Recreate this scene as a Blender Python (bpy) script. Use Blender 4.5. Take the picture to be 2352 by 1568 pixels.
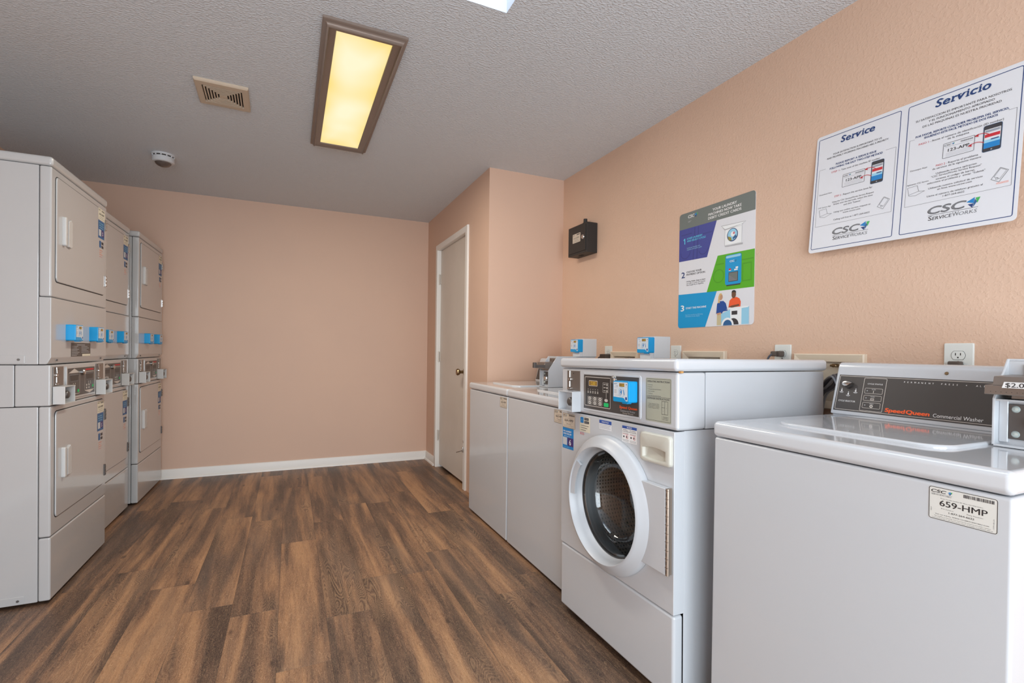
import bpy, bmesh, math, random
from mathutils import Matrix, Vector
PI = math.pi
S = bpy.context.scene
COL = S.collection
for o in list(bpy.data.objects):
    bpy.data.objects.remove(o)

# ---------------------------------------------------------------- room sizes
H, XR, XD, YB, YR, XL, YF = 2.4232, 1.8954, 1.2858, 4.958, 3.2664, -1.76, -1.55

# ---------------------------------------------------------------- camera
yaw, pitch, roll, F = 0.4251, -0.0094, 0.0129, 1125.82
r0 = Vector((math.cos(yaw), -math.sin(yaw), 0))
fw = Vector((math.sin(yaw)*math.cos(pitch), math.cos(yaw)*math.cos(pitch), math.sin(pitch)))
u0 = r0.cross(fw)
rt = r0*math.cos(roll) + u0*math.sin(roll)
up = u0*math.cos(roll) - r0*math.sin(roll)
cd = bpy.data.cameras.new('camera')
cam = bpy.data.objects.new('camera', cd)
COL.objects.link(cam)
cam.matrix_world = Matrix(((rt.x, up.x, -fw.x, 0), (rt.y, up.y, -fw.y, 0), (rt.z, up.z, -fw.z, 1.1135), (0, 0, 0, 1)))
cd.sensor_width = 36
cd.lens = F*36/2352
cd.shift_y = (817.4-784)/2352
cd.clip_start = 0.02
S.camera = cam

# ---------------------------------------------------------------- light and exposure
S.view_settings.view_transform = 'Standard'
S.view_settings.look = 'None'
S.view_settings.gamma = 1
S.view_settings.use_curve_mapping = False
S.view_settings.exposure = 0.40
S.cycles.use_denoising = True
S.cycles.max_bounces = 10
S.cycles.diffuse_bounces = 6
S.cycles.glossy_bounces = 5
S.cycles.transparent_max_bounces = 12
S.cycles.sample_clamp_indirect = 6
S.cycles.caustics_reflective = False
S.cycles.caustics_refractive = False
W = bpy.data.worlds.new('daylight')
S.world = W
W.use_nodes = True
bg = W.node_tree.nodes['Background']
bg.inputs[0].default_value = (0.80, 0.90, 1.0, 1)
bg.inputs[1].default_value = 1.1

def area(name, loc, rot, sx, sy, power, col, shape='RECTANGLE'):
    l = bpy.data.lights.new(name, 'AREA')
    l.shape = shape; l.size = sx; l.size_y = sy
    l.energy = power; l.color = col
    o = bpy.data.objects.new(name, l)
    o.location = loc; o.rotation_euler = rot
    COL.objects.link(o)
    return o
SKX0, SKX1, SKY0, SKY1 = 0.10, 0.754, 0.55, 1.757      # skylight opening
DX0, DX1, DZ1 = -1.35, 1.25, 2.15                       # entrance opening behind the camera
# daylight falling in through the open entrance and through the skylight
area('entrance_daylight', ((DX0+DX1)/2, YF-0.1, DZ1/2), (PI/2, 0, 0), DX1-DX0, DZ1, 102, (0.82, 0.92, 1.0))
area('skylight_daylight', ((SKX0+SKX1)/2, (SKY0+SKY1)/2, H+0.58), (0, 0, 0), SKX1-SKX0, SKY1-SKY0, 9, (0.80, 0.91, 1.0))
area('ceiling_light_tubes', (0.2745, 2.72, H-0.035), (0, 0, 0), 0.20, 1.15, 18, (1.0, 0.92, 0.80))

# ---------------------------------------------------------------- helpers
def lin(c):
    return tuple((x/255/12.92 if x/255 <= 0.04045 else ((x/255+0.055)/1.055)**2.4) for x in c)
MATS = {}
def mat(name, col=(200, 200, 200), rough=0.5, metal=0.0, coat=0.0, emit=None, estr=0, spec=0.5):
    if name in MATS: return MATS[name]
    m = bpy.data.materials.new(name); m.use_nodes = True
    b = m.node_tree.nodes['Principled BSDF']
    b.inputs['Base Color'].default_value = (*lin(col), 1)
    b.inputs['Roughness'].default_value = rough
    b.inputs['Metallic'].default_value = metal
    b.inputs['Coat Weight'].default_value = coat
    b.inputs['Coat Roughness'].default_value = 0.06
    b.inputs['Specular IOR Level'].default_value = spec
    if emit:
        b.inputs['Emission Color'].default_value = (*lin(emit), 1)
        b.inputs['Emission Strength'].default_value = estr
    MATS[name] = m
    return m
def nodes(m):
    return m.node_tree.nodes, m.node_tree.links, m.node_tree.nodes['Principled BSDF']
def math_n(N, L, op, a, b=None, c=None):
    n = N.new('ShaderNodeMath'); n.operation = op
    for i, v in enumerate((a, b, c)):
        if v is None: continue
        if isinstance(v, (int, float)): n.inputs[i].default_value = v
        else: L.new(v, n.inputs[i])
    return n.outputs[0]
def add_bump(m, scale, dist, detail=3, strength=1.0, vec_scale=(1, 1, 1), ramp=None):
    N, L, b = nodes(m)
    tc = N.new('ShaderNodeTexCoord'); mp = N.new('ShaderNodeMapping')
    mp.inputs['Scale'].default_value = vec_scale
    L.new(tc.outputs['Object'], mp.inputs[0])
    nz = N.new('ShaderNodeTexNoise'); nz.inputs['Scale'].default_value = scale; nz.inputs['Detail'].default_value = detail
    L.new(mp.outputs[0], nz.inputs['Vector'])
    out = nz.outputs[0]
    if ramp:
        r = N.new('ShaderNodeMapRange'); r.interpolation_type = 'SMOOTHSTEP'
        r.inputs[1].default_value = ramp[0]; r.inputs[2].default_value = ramp[1]
        L.new(out, r.inputs[0]); out = r.outputs[0]
    bp = N.new('ShaderNodeBump'); bp.inputs['Distance'].default_value = dist; bp.inputs['Strength'].default_value = strength
    L.new(out, bp.inputs['Height']); L.new(bp.outputs[0], b.inputs['Normal'])
    return m
def mottle(m, c1, c2, scale, detail=4, vs=(1, 1, 1)):
    N, L, b = nodes(m)
    tc = N.new('ShaderNodeTexCoord'); mp = N.new('ShaderNodeMapping'); mp.inputs['Scale'].default_value = vs
    L.new(tc.outputs['Object'], mp.inputs[0])
    nz = N.new('ShaderNodeTexNoise'); nz.inputs['Scale'].default_value = scale; nz.inputs['Detail'].default_value = detail
    L.new(mp.outputs[0], nz.inputs['Vector'])
    r = N.new('ShaderNodeValToRGB')
    r.color_ramp.elements[0].position = 0.35; r.color_ramp.elements[0].color = (*lin(c1), 1)
    r.color_ramp.elements[1].position = 0.65; r.color_ramp.elements[1].color = (*lin(c2), 1)
    L.new(nz.outputs[0], r.inputs[0]); L.new(r.outputs[0], b.inputs['Base Color'])
    return m

WALL = (216, 184, 161)
m_wall = add_bump(mottle(mat('wall_paint', WALL, 0.62), (213, 181, 158), (218, 186, 163), 1.3), 95, 0.0010, 3, 0.6, ramp=(0.42, 0.72))
m_wall2 = add_bump(mottle(mat('wall_paint_smooth', WALL, 0.6), (211, 179, 159), (216, 183, 161), 0.9), 26, 0.0012, 3, 0.25)
m_ceil = add_bump(mat('ceiling_texture', (214, 220, 226), 0.7), 80, 0.0026, 4, 0.9, (1, 1.7, 1), ramp=(0.42, 0.70))
m_shaft = mat('skylight_shaft_paint', (196, 202, 210), 0.7)
m_trim = mat('white_trim', (232, 229, 224), 0.4)
m_door = mottle(mat('door_paint', (214, 206, 196), 0.45), (211, 203, 193), (217, 209, 199), 3)
m_white = mat('white_enamel', (196, 199, 203), 0.22, coat=0.35)
m_white2 = mat('white_porcelain', (203, 206, 210), 0.10, coat=0.6)
m_dry = mat('almond_white_enamel', (182, 182, 182), 0.22, coat=0.6)
m_dryh = mat('almond_plastic', (196, 195, 193), 0.35)
m_gap = mat('shadow_gap', (40, 38, 36), 0.8)
m_plast = mat('white_plastic', (206, 208, 210), 0.38)
m_ivory = mat('ivory_plastic', (201, 199, 188), 0.35)
m_ring = mat('door_ring_plastic', (188, 191, 195), 0.34)
m_cream = mat('cream_plastic', (228, 214, 192), 0.5)
m_pan = mat('charcoal_panel', (74, 70, 68), 0.35)
m_pand = mat('dark_panel', (58, 54, 52), 0.4)
m_blue = mat('reader_blue', (0, 152, 214), 0.35)
m_blued = mat('reader_dark_blue', (20, 70, 150), 0.4)
m_lab = mat('reader_label', (214, 222, 230), 0.4)
m_steel = add_bump(mat('brushed_steel', (150, 143, 138), 0.38, 0.85), 160, 0.0006, 2, 0.5, (1, 1, 0.1))
m_steeld = mat('dark_steel', (110, 106, 104), 0.45, 0.7)
m_chrome = mat('chrome', (205, 203, 200), 0.14, 1.0)
m_brass = mat('aged_brass', (150, 128, 98), 0.3, 1.0)
m_black = mat('black_plastic', (32, 31, 30), 0.45)
m_box = add_bump(mat('black_lock_box', (48, 46, 45), 0.5, 0.2), 240, 0.0008, 2, 0.4)
m_rub = mat('grey_rubber', (150, 151, 153), 0.4)
m_cord = mat('grey_cord', (82, 86, 96), 0.5)
m_frame = add_bump(mat('bronze_light_frame', (142, 128, 119), 0.42, 0.3), 90, 0.001, 3, 0.4)
m_hinge = mat('painted_hinge', (206, 196, 184), 0.4, 0.3)
m_hsteel = mat('hinge_steel', (176, 160, 146), 0.35, 0.8)
# printing inks
INK = {}
def ink(n, c, r=0.5):
    INK[n] = mat('ink_'+n, c, r); return INK[n]
for n, c in dict(white=(236, 236, 236), paper=(222, 224, 229), tan=(208, 196, 180), stk=(214, 213, 207), black=(38, 36, 38), dark=(58, 56, 60), grey=(120, 122, 126),
                 lgrey=(172, 174, 178), red=(196, 42, 52), navy=(36, 62, 116), steelblue=(44, 96, 146), orange=(247, 96, 40), blue=(28, 128, 196), cyan=(0, 150, 208),
                 green=(70, 176, 92), slate=(108, 116, 113), indigo=(62, 70, 148), indigod=(54, 60, 132), lime=(84, 172, 26), limed=(74, 156, 24), skyblue=(96, 206, 236), plate=(170, 172, 156),
                 outline=(206, 198, 190), amber=(150, 118, 52), led=(232, 196, 74), btn=(196, 192, 186), gbtn=(32, 196, 110), skin=(196, 150, 118), skind=(110, 74, 54), hair=(214, 180, 120),
                 shirt=(30, 74, 150), oshirt=(236, 92, 48), khaki=(200, 188, 150), pale=(236, 240, 242), lblue=(150, 206, 232), purple=(70, 50, 110), qr=(196, 200, 204), noticeblue=(50, 84, 160),
                 beige=(222, 216, 196), olive=(150, 140, 60), pink=(206, 120, 130), ofade=(236, 130, 90)).items():
    ink(n, c)

def bmsh(): return bmesh.new()
def put(name, bm, mats, parent=None, loc=(0, 0, 0), smooth=True, wn=False, ang=35):
    me = bpy.data.meshes.new(name)
    bmesh.ops.recalc_face_normals(bm, faces=[f for f in bm.faces if f.tag is False]) if False else None
    bm.to_mesh(me); bm.free()
    if not isinstance(mats, (list, tuple)): mats = [mats]
    for m in mats: me.materials.append(m)
    if smooth:
        me.polygons.foreach_set('use_smooth', [True]*len(me.polygons))
        me.set_sharp_from_angle(angle=math.radians(ang))
    else:
        me.polygons.foreach_set('use_smooth', [False]*len(me.polygons))
    o = bpy.data.objects.new(name, me); COL.objects.link(o)
    o.location = loc
    if parent: o.parent = parent
    if wn:
        md = o.modifiers.new('weighted', 'WEIGHTED_NORMAL'); md.keep_sharp = True
    return o
def box(bm, x0, x1, y0, y1, z0, z1, bev=0.0, seg=3, mi=0, skip=()):
    t = bmesh.new()
    bmesh.ops.create_cube(t, size=1)
    for v in t.verts:
        v.co = Vector((x0 if v.co.x < 0 else x1, y0 if v.co.y < 0 else y1, z0 if v.co.z < 0 else z1))
    if bev > 0: bmesh.ops.bevel(t, geom=list(t.edges), offset=bev, segments=seg, profile=0.5, affect='EDGES', clamp_overlap=True)
    merge(bm, t, mi)
def merge(bm, t, mi=0, M=None):
    vm = {}
    for v in t.verts:
        vm[v] = bm.verts.new(M @ v.co if M else v.co)
    for f in t.faces:
        try:
            nf = bm.faces.new([vm[v] for v in f.verts]); nf.material_index = mi if mi is not None else f.material_index; nf.smooth = True
        except ValueError: pass
    t.free()
def rrect(x0, x1, z0, z1, r, n=6):
    p = []
    r = min(r, abs(x1-x0)/2-1e-5, abs(z1-z0)/2-1e-5)
    if r <= 0: return [(x0, z0), (x1, z0), (x1, z1), (x0, z1)]
    for cx, cz, a0 in ((x1-r, z0+r, -90), (x1-r, z1-r, 0), (x0+r, z1-r, 90), (x0+r, z0+r, 180)):
        for i in range(n+1):
            a = math.radians(a0+90*i/n); p.append((cx+r*math.cos(a), cz+r*math.sin(a)))
    return p
def slab(bm, pts, y0, y1, bev=0.0, seg=3, mi=0):
    """prism over an XZ outline, front face at y0, back at y1; front edge rounded"""
    t = bmesh.new()
    a = [t.verts.new((x, y0, z)) for x, z in pts]
    b = [t.verts.new((x, y1, z)) for x, z in pts]
    ff = t.faces.new(a); t.faces.new(b[::-1])
    n = len(pts)
    for i in range(n):
        t.faces.new((a[i], b[i], b[(i+1) % n], a[(i+1) % n]))
    bmesh.ops.recalc_face_normals(t, faces=list(t.faces))
    if bev > 0:
        bmesh.ops.bevel(t, geom=list(ff.edges), offset=bev, segments=seg, profile=0.5, affect='EDGES', clamp_overlap=True)
    merge(bm, t, mi)
def extx(bm, prof, x0, x1, bev=0.0, seg=3, mi=0):
    """prism over a YZ outline between x0 and x1"""
    t = bmesh.new()
    a = [t.verts.new((x0, y, z)) for y, z in prof]
    b = [t.verts.new((x1, y, z)) for y, z in prof]
    t.faces.new(a); t.faces.new(b[::-1])
    n = len(prof)
    for i in range(n): t.faces.new((a[i], b[i], b[(i+1) % n], a[(i+1) % n]))
    bmesh.ops.recalc_face_normals(t, faces=list(t.faces))
    if bev > 0: bmesh.ops.bevel(t, geom=list(t.edges), offset=bev, segments=seg, profile=0.5, affect='EDGES', clamp_overlap=True)
    merge(bm, t, mi)
def lathe(bm, prof, c, axis='y', n=48, mi=0, cap0=False, cap1=False):
    """prof = [(radius, along)], turned about an axis through c"""
    t = bmesh.new(); rings = []
    for r, d in prof:
        ring = []
        for i in range(n):
            a = 2*PI*i/n; p, q = r*math.cos(a), r*math.sin(a)
            co = {'y': (c[0]+p, c[1]+d, c[2]+q), 'z': (c[0]+p, c[1]+q, c[2]+d), 'x': (c[0]+d, c[1]+p, c[2]+q)}[axis]
            ring.append(t.verts.new(co))
        rings.append(ring)
    for k in range(len(rings)-1):
        for i in range(n):
            j = (i+1) % n
            t.faces.new((rings[k][i], rings[k][j], rings[k+1][j], rings[k+1][i]))
    if cap0: t.faces.new(rings[0][::-1])
    if cap1: t.faces.new(rings[-1])
    bmesh.ops.recalc_face_normals(t, faces=list(t.faces))
    merge(bm, t, mi)
def tube(bm, pts, r, n=10, mi=0, caps=True):
    t = bmesh.new(); rings = []
    P = [Vector(p) for p in pts]
    prev = None
    for i, p in enumerate(P):
        d = (P[min(i+1, len(P)-1)]-P[max(i-1, 0)]).normalized()
        a = prev if prev is not None and abs(prev.dot(d)) < 0.99 else (Vector((0, 0, 1)) if abs(d.z) < 0.9 else Vector((1, 0, 0)))
        u = (a - d*a.dot(d)).normalized(); v = d.cross(u); prev = u
        rings.append([t.verts.new(p + u*r*math.cos(2*PI*k/n) + v*r*math.sin(2*PI*k/n)) for k in range(n)])
    for k in range(len(rings)-1):
        for i in range(n):
            j = (i+1) % n
            t.faces.new((rings[k][i], rings[k][j], rings[k+1][j], rings[k+1][i]))
    if caps: t.faces.new(rings[0][::-1]); t.faces.new(rings[-1])
    bmesh.ops.recalc_face_normals(t, faces=list(t.faces))
    merge(bm, t, mi)
def smooth_path(pts, k=6):
    P = [Vector(p) for p in pts]; out = []
    Q = [P[0]]+P+[P[-1]]
    for i in range(1, len(Q)-2):
        for s in range(k):
            t = s/k; a, b, c, d = Q[i-1], Q[i], Q[i+1], Q[i+2]
            out.append(0.5*((2*b)+(-a+c)*t+(2*a-5*b+4*c-d)*t*t+(-a+3*b-3*c+d)*t**3))
    out.append(P[-1]); return out

# ---- text as mesh, cached
TXT = {}
def text_tris(s, bold=0.0, shear=0.0, res=3):
    # strokes are thickened by Dec.text, which prints the word again a hair to each side
    k = (s, shear, res)
    if k in TXT: return TXT[k]
    cu = bpy.data.curves.new('t', 'FONT'); cu.body = s; cu.size = 1; cu.resolution_u = res
    cu.shear = shear; cu.fill_mode = 'FRONT'
    ob = bpy.data.objects.new('t', cu); COL.objects.link(ob)
    dg = bpy.context.evaluated_depsgraph_get()
    me = bpy.data.meshes.new_from_object(ob.evaluated_get(dg))
    vs = [(v.co.x, v.co.y) for v in me.vertices]; fs = [tuple(p.vertices) for p in me.polygons]
    bpy.data.objects.remove(ob); bpy.data.curves.remove(cu); bpy.data.meshes.remove(me)
    TXT[k] = (vs, fs); return TXT[k]
CAP = 0.70
class Dec:
    """flat printing on a plate in the XZ plane, facing -y; each layer a hair in front of the last"""
    def __init__(s, y=0.0, eps=0.00028):
        s.bm = bmesh.new(); s.mats = []; s.y = y; s.eps = eps
    def mi(s, m):
        if isinstance(m, str): m = INK[m]
        if m not in s.mats: s.mats.append(m)
        return s.mats.index(m)
    def poly(s, pts, m, layer=1):
        vs = [s.bm.verts.new((x, s.y-layer*s.eps, z)) for x, z in pts]
        f = s.bm.faces.new(vs); f.material_index = s.mi(m)
        f.normal_update()
        if f.normal.y > 0: f.normal_flip()
    def rect(s, x0, x1, z0, z1, m, layer=1, r=0): s.poly(rrect(x0, x1, z0, z1, r, 5), m, layer)
    def disc(s, x, z, r, m, layer=1, n=24, rz=None): s.poly([(x+r*math.cos(2*PI*i/n), z+(rz or r)*math.sin(2*PI*i/n)) for i in range(n)], m, layer)
    def frame(s, x0, x1, z0, z1, w, m, layer=1, r=0):
        a = rrect(x0, x1, z0, z1, r, 5); b = rrect(x0+w, x1-w, z0+w, z1-w, max(r-w, 0.0002) if r else 0, 5)
        n = len(a)
        for i in range(n):
            j = (i+1) % n; s.poly([a[i], a[j], b[j], b[i]], m, layer)
    def line(s, p, q, w, m, layer=1):
        d = Vector((q[0]-p[0], q[1]-p[1])); d.normalize(); n = Vector((-d.y, d.x))*w/2
        s.poly([(p[0]+n.x, p[1]+n.y), (q[0]+n.x, q[1]+n.y), (q[0]-n.x, q[1]-n.y), (p[0]-n.x, p[1]-n.y)], m, layer)
    def pl(s, pts, w, m, layer=1):
        for a, b in zip(pts, pts[1:]): s.line(a, b, w, m, layer)
    def arc(s, x, z, r, w, m, layer=1, a0=0, a1=360, n=24):
        P = [(math.radians(a0+(a1-a0)*i/n)) for i in range(n+1)]
        for a, b in zip(P, P[1:]):
            s.poly([(x+r*math.cos(a), z+r*math.sin(a)), (x+r*math.cos(b), z+r*math.sin(b)), (x+(r-w)*math.cos(b), z+(r-w)*math.sin(b)), (x+(r-w)*math.cos(a), z+(r-w)*math.sin(a))], m, layer)
    def text(s, t, x, z, h, m, layer=2, w=None, bold=0.0, shear=0.0, align='L', res=2, rot=0, y=None):
        """z = baseline, h = capital height, w = total width"""
        vs, fs = text_tris(t, bold, shear, res)
        if not vs: return
        if bold >= 0.008:
            b_ = bold*h/CAP*0.9
            offs = [(-b_, 0), (b_, 0)] if bold < 0.03 else [(-b_, 0), (b_, 0), (0, b_*0.6), (0, -b_*0.6)] if bold < 0.05 else [(-b_, -b_*.5), (-b_, b_*.5), (b_, b_*.5), (b_, -b_*.5), (0, 0)]
            for k_, (dx, dz) in enumerate(offs): s.text(t, x+dx, z+dz, h, m, layer+0.12*k_, w, 0.0, shear, align, res, rot)
            return
        xs = [v[0] for v in vs]; mn, mx = min(xs), max(xs)
        sz = h/CAP; sx = (w/(mx-mn)) if w else sz
        W_ = (mx-mn)*sx; ox = x - (0 if align == 'L' else W_/2 if align == 'C' else W_)
        c, sn = math.cos(rot), math.sin(rot); mi = s.mi(m)
        bv = []
        for a, b in vs:
            px, pz = (a-mn)*sx, b*sz
            if rot: px, pz = px*c-pz*sn, px*sn+pz*c
            bv.append(s.bm.verts.new((ox+px, s.y-layer*s.eps, z+pz)))
        for f in fs:
            try:
                nf = s.bm.faces.new([bv[i] for i in f]); nf.material_index = mi; nf.normal_update()
                if nf.normal.y > 0: nf.normal_flip()
            except ValueError: pass
    def build(s, name, parent, loc=(0, 0, 0)):
        return put(name, s.bm, s.mats, parent, loc, smooth=False)

def setp(o, label=None, cat=None, group=None, kind=None):
    if label: o['label'] = label
    if cat: o['category'] = cat
    if group: o['group'] = group
    if kind: o['kind'] = kind
    return o
def empty(name, loc, rz=0.0, label=None, cat=None, group=None, tilt=0.0, lean=0.0):
    o = bpy.data.objects.new(name, None); o.empty_display_size = 0.1
    COL.objects.link(o)
    M = Matrix.Translation(loc) @ Matrix.Rotation(rz, 4, 'Z') @ Matrix.Rotation(-tilt, 4, 'Y') @ Matrix.Rotation(lean, 4, 'X')
    o.matrix_world = M
    return setp(o, label, cat, group)
def struct(name, bm, mats, **k):
    o = put(name, bm, mats, **k); o['kind'] = 'structure'; return o

# ================================================================ ROOM
# floor material: vinyl planks running along Y
m_floor = mat('vinyl_plank_floor', (130, 100, 76), 0.42)
def build_floor():
    m = m_floor; N, L, b = nodes(m)
    tc = N.new('ShaderNodeTexCoord'); sp = N.new('ShaderNodeSeparateXYZ'); L.new(tc.outputs['Object'], sp.inputs[0])
    PW, PL = 0.1815, 1.22
    u = math_n(N, L, 'DIVIDE', math_n(N, L, 'SUBTRACT', sp.outputs[0], 0.145), PW)
    row = math_n(N, L, 'FLOOR', u); fu = math_n(N, L, 'SUBTRACT', u, row)
    wn = N.new('ShaderNodeTexWhiteNoise'); wn.noise_dimensions = '1D'; L.new(math_n(N, L, 'ADD', row, 17.3), wn.inputs['W'])
    v = math_n(N, L, 'ADD', math_n(N, L, 'DIVIDE', sp.outputs[1], PL), wn.outputs[0])
    colv = math_n(N, L, 'FLOOR', v); fv = math_n(N, L, 'SUBTRACT', v, colv)
    cid = N.new('ShaderNodeCombineXYZ'); L.new(row, cid.inputs[0]); L.new(colv, cid.inputs[1])
    pn = N.new('ShaderNodeTexWhiteNoise'); pn.noise_dimensions = '3D'; L.new(cid.outputs[0], pn.inputs['Vector'])
    # plank-local coordinates shifted per plank
    off = N.new('ShaderNodeVectorMath'); off.operation = 'SCALE'; L.new(pn.outputs['Color'], off.inputs[0]); off.inputs[3].default_value = 23.0
    pos = N.new('ShaderNodeVectorMath'); pos.operation = 'ADD'; L.new(tc.outputs['Object'], pos.inputs[0]); L.new(off.outputs[0], pos.inputs[1])
    def noise(scale, vs, detail=4, dist=0.0, rough=0.5, vec=None):
        mp = N.new('ShaderNodeMapping'); mp.inputs['Scale'].default_value = vs; L.new(vec or pos.outputs[0], mp.inputs[0])
        n = N.new('ShaderNodeTexNoise'); n.inputs['Scale'].default_value = scale; n.inputs['Detail'].default_value = detail
        n.inputs['Distortion'].default_value = dist; n.inputs['Roughness'].default_value = rough
        L.new(mp.outputs[0], n.inputs['Vector']); return n.outputs[0]
    broad = noise(1.0, (11.5, 0.85, 1), 3, 0.6)
    mid = noise(1.0, (52, 3.6, 1), 4, 0.8, 0.6)
    fine = noise(1.0, (300, 26, 1), 4, 1.5, 0.7)
    crackle = math_n(N, L, 'POWER', math_n(N, L, 'ABSOLUTE', math_n(N, L, 'SINE', math_n(N, L, 'MULTIPLY', noise(1.0, (52, 26, 1), 2, 1.2, 0.5), 42.0))), 5.0)
    # cathedral grain: contour lines of a stretched noise
    cg = noise(1.0, (10, 2.2, 1), 1, 0.3)
    rings = math_n(N, L, 'SINE', math_n(N, L, 'MULTIPLY', cg, 150.0))
    rings = math_n(N, L, 'POWER', math_n(N, L, 'ABSOLUTE', rings), 3.0)
    cgm = N.new('ShaderNodeMapRange'); cgm.inputs[1].default_value = 0.5; cgm.inputs[2].default_value = 0.66; L.new(noise(1.0, (4.5, 1.3, 1), 1), cgm.inputs[0])
    ramp = N.new('ShaderNodeValToRGB'); cr = ramp.color_ramp
    cr.elements[0].position = 0.30; cr.elements[0].color = (*lin((62, 46, 39)), 1)
    cr.elements[1].position = 0.72; cr.elements[1].color = (*lin((172, 128, 90)), 1)
    e = cr.elements.new(0.43); e.color = (*lin((90, 66, 53)), 1)
    e = cr.elements.new(0.55); e.color = (*lin((132, 96, 70)), 1)
    t = math_n(N, L, 'ADD', math_n(N, L, 'MULTIPLY', broad, 1.15), math_n(N, L, 'MULTIPLY', mid, 0.34))
    t = math_n(N, L, 'ADD', t, math_n(N, L, 'MULTIPLY', math_n(N, L, 'SUBTRACT', pn.outputs[0], 0.5), 0.07))
    edge = math_n(N, L, 'POWER', math_n(N, L, 'ABSOLUTE', math_n(N, L, 'MULTIPLY', math_n(N, L, 'SUBTRACT', fu, 0.5), 2.0)), 2.0)
    blob = N.new('ShaderNodeMapRange'); blob.inputs[1].default_value = 0.42; blob.inputs[2].default_value = 0.60; L.new(noise(1.0, (2.5, 1.7, 1), 2), blob.inputs[0])
    t = math_n(N, L, 'SUBTRACT', t, math_n(N, L, 'MULTIPLY', math_n(N, L, 'MULTIPLY', edge, blob.outputs[0]), 0.17))
    t = math_n(N, L, 'SUBTRACT', t, 0.235)
    # planks darken towards one long edge in places (printed shading of the pattern)
    L.new(t, ramp.inputs[0])
    def mixc(f, a, c, typ='MIX'):
        n = N.new('ShaderNodeMix'); n.data_type = 'RGBA'; n.blend_type = typ
        if isinstance(f, float): n.inputs[0].default_value = f
        else: L.new(f, n.inputs[0])
        L.new(a, n.inputs[6])
        if isinstance(c, tuple): n.inputs[7].default_value = (*lin(c), 1)
        else: L.new(c, n.inputs[7])
        return n.outputs[2]
    fr = N.new('ShaderNodeMapRange'); fr.inputs[1].default_value = 0.5; fr.inputs[2].default_value = 0.68; L.new(fine, fr.inputs[0])
    c = mixc(math_n(N, L, 'MULTIPLY', fr.outputs[0], 0.26), ramp.outputs[0], (196, 162, 128))
    fr2 = N.new('ShaderNodeMapRange'); fr2.inputs[1].default_value = 0.5; fr2.inputs[2].default_value = 0.34; L.new(fine, fr2.inputs[0])
    c = mixc(math_n(N, L, 'MULTIPLY', fr2.outputs[0], 0.45), c, (58, 44, 38))
    fr3 = N.new('ShaderNodeMapRange'); fr3.inputs[1].default_value = 0.35; fr3.inputs[2].default_value = 0.95; L.new(crackle, fr3.inputs[0])
    c = mixc(math_n(N, L, 'MULTIPLY', math_n(N, L, 'MULTIPLY', fr3.outputs[0], math_n(N, L, 'MULTIPLY', t, 0.9)), 0.85), c, (196, 160, 124))
    c = mixc(math_n(N, L, 'MULTIPLY', math_n(N, L, 'MULTIPLY', rings, cgm.outputs[0]), 0.34), c, (192, 154, 116))
    # grey wash in some planks
    gw = N.new('ShaderNodeMapRange'); gw.inputs[1].default_value = 0.52; gw.inputs[2].default_value = 0.72; L.new(noise(1.0, (5, 1.0, 1), 2, 0.5), gw.inputs[0])
    c = mixc(math_n(N, L, 'MULTIPLY', gw.outputs[0], 0.32), c, (104, 92, 84))
    # dark knots
    vo = N.new('ShaderNodeTexVoronoi'); mp = N.new('ShaderNodeMapping'); mp.inputs['Scale'].default_value = (8, 3.2, 1); L.new(pos.outputs[0], mp.inputs[0]); L.new(mp.outputs[0], vo.inputs['Vector'])
    vo.inputs['Scale'].default_value = 1.0
    kn = N.new('ShaderNodeMapRange'); kn.inputs[1].default_value = 0.10; kn.inputs[2].default_value = 0.03; L.new(vo.outputs['Distance'], kn.inputs[0])
    c = mixc(math_n(N, L, 'MULTIPLY', kn.outputs[0], 0.6), c, (44, 34, 30))
    # seams
    e1 = math_n(N, L, 'MINIMUM', fu, math_n(N, L, 'SUBTRACT', 1.0, fu))
    e2 = math_n(N, L, 'MULTIPLY', math_n(N, L, 'MINIMUM', fv, math_n(N, L, 'SUBTRACT', 1.0, fv)), PL/PW)
    em = math_n(N, L, 'MINIMUM', e1, e2)
    sm = N.new('ShaderNodeMapRange'); sm.inputs[1].default_value = 0.008; sm.inputs[2].default_value = 0.002; L.new(em, sm.inputs[0])
    c = mixc(math_n(N, L, 'MULTIPLY', sm.outputs[0], 0.26), c, (48, 36, 30))
    L.new(c, b.inputs['Base Color'])
    rr = N.new('ShaderNodeMapRange'); rr.inputs[3].default_value = 0.36; rr.inputs[4].default_value = 0.52; L.new(fine, rr.inputs[0]); L.new(rr.outputs[0], b.inputs['Roughness'])
    bp = N.new('ShaderNodeBump'); bp.inputs['Distance'].default_value = 0.0012; bp.inputs['Strength'].default_value = 0.5
    hh = math_n(N, L, 'SUBTRACT', math_n(N, L, 'MULTIPLY', fine, 0.6), sm.outputs[0])
    L.new(hh, bp.inputs['Height']); L.new(bp.outputs[0], b.inputs['Normal'])
build_floor()

T = 0.12
bm = bmsh(); box(bm, XL-T, XR+T, YF-0.3, YB+T, -0.10, 0.0); struct('floor', bm, m_floor, smooth=False)
# ceiling with the skylight opening
bm = bmsh()
xs = [XL-T, SKX0, SKX1, XR+T]; ys = [YF-T, SKY0, SKY1, YB+T]
for i in range(3):
    for j in range(3):
        if i == 1 and j == 1: continue
        vs = [bm.verts.new(p) for p in ((xs[i], ys[j], H), (xs[i], ys[j+1], H), (xs[i+1], ys[j+1], H), (xs[i+1], ys[j], H))]
        bm.faces.new(vs)
bmesh.ops.remove_doubles(bm, verts=bm.verts, dist=1e-5)
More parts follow.
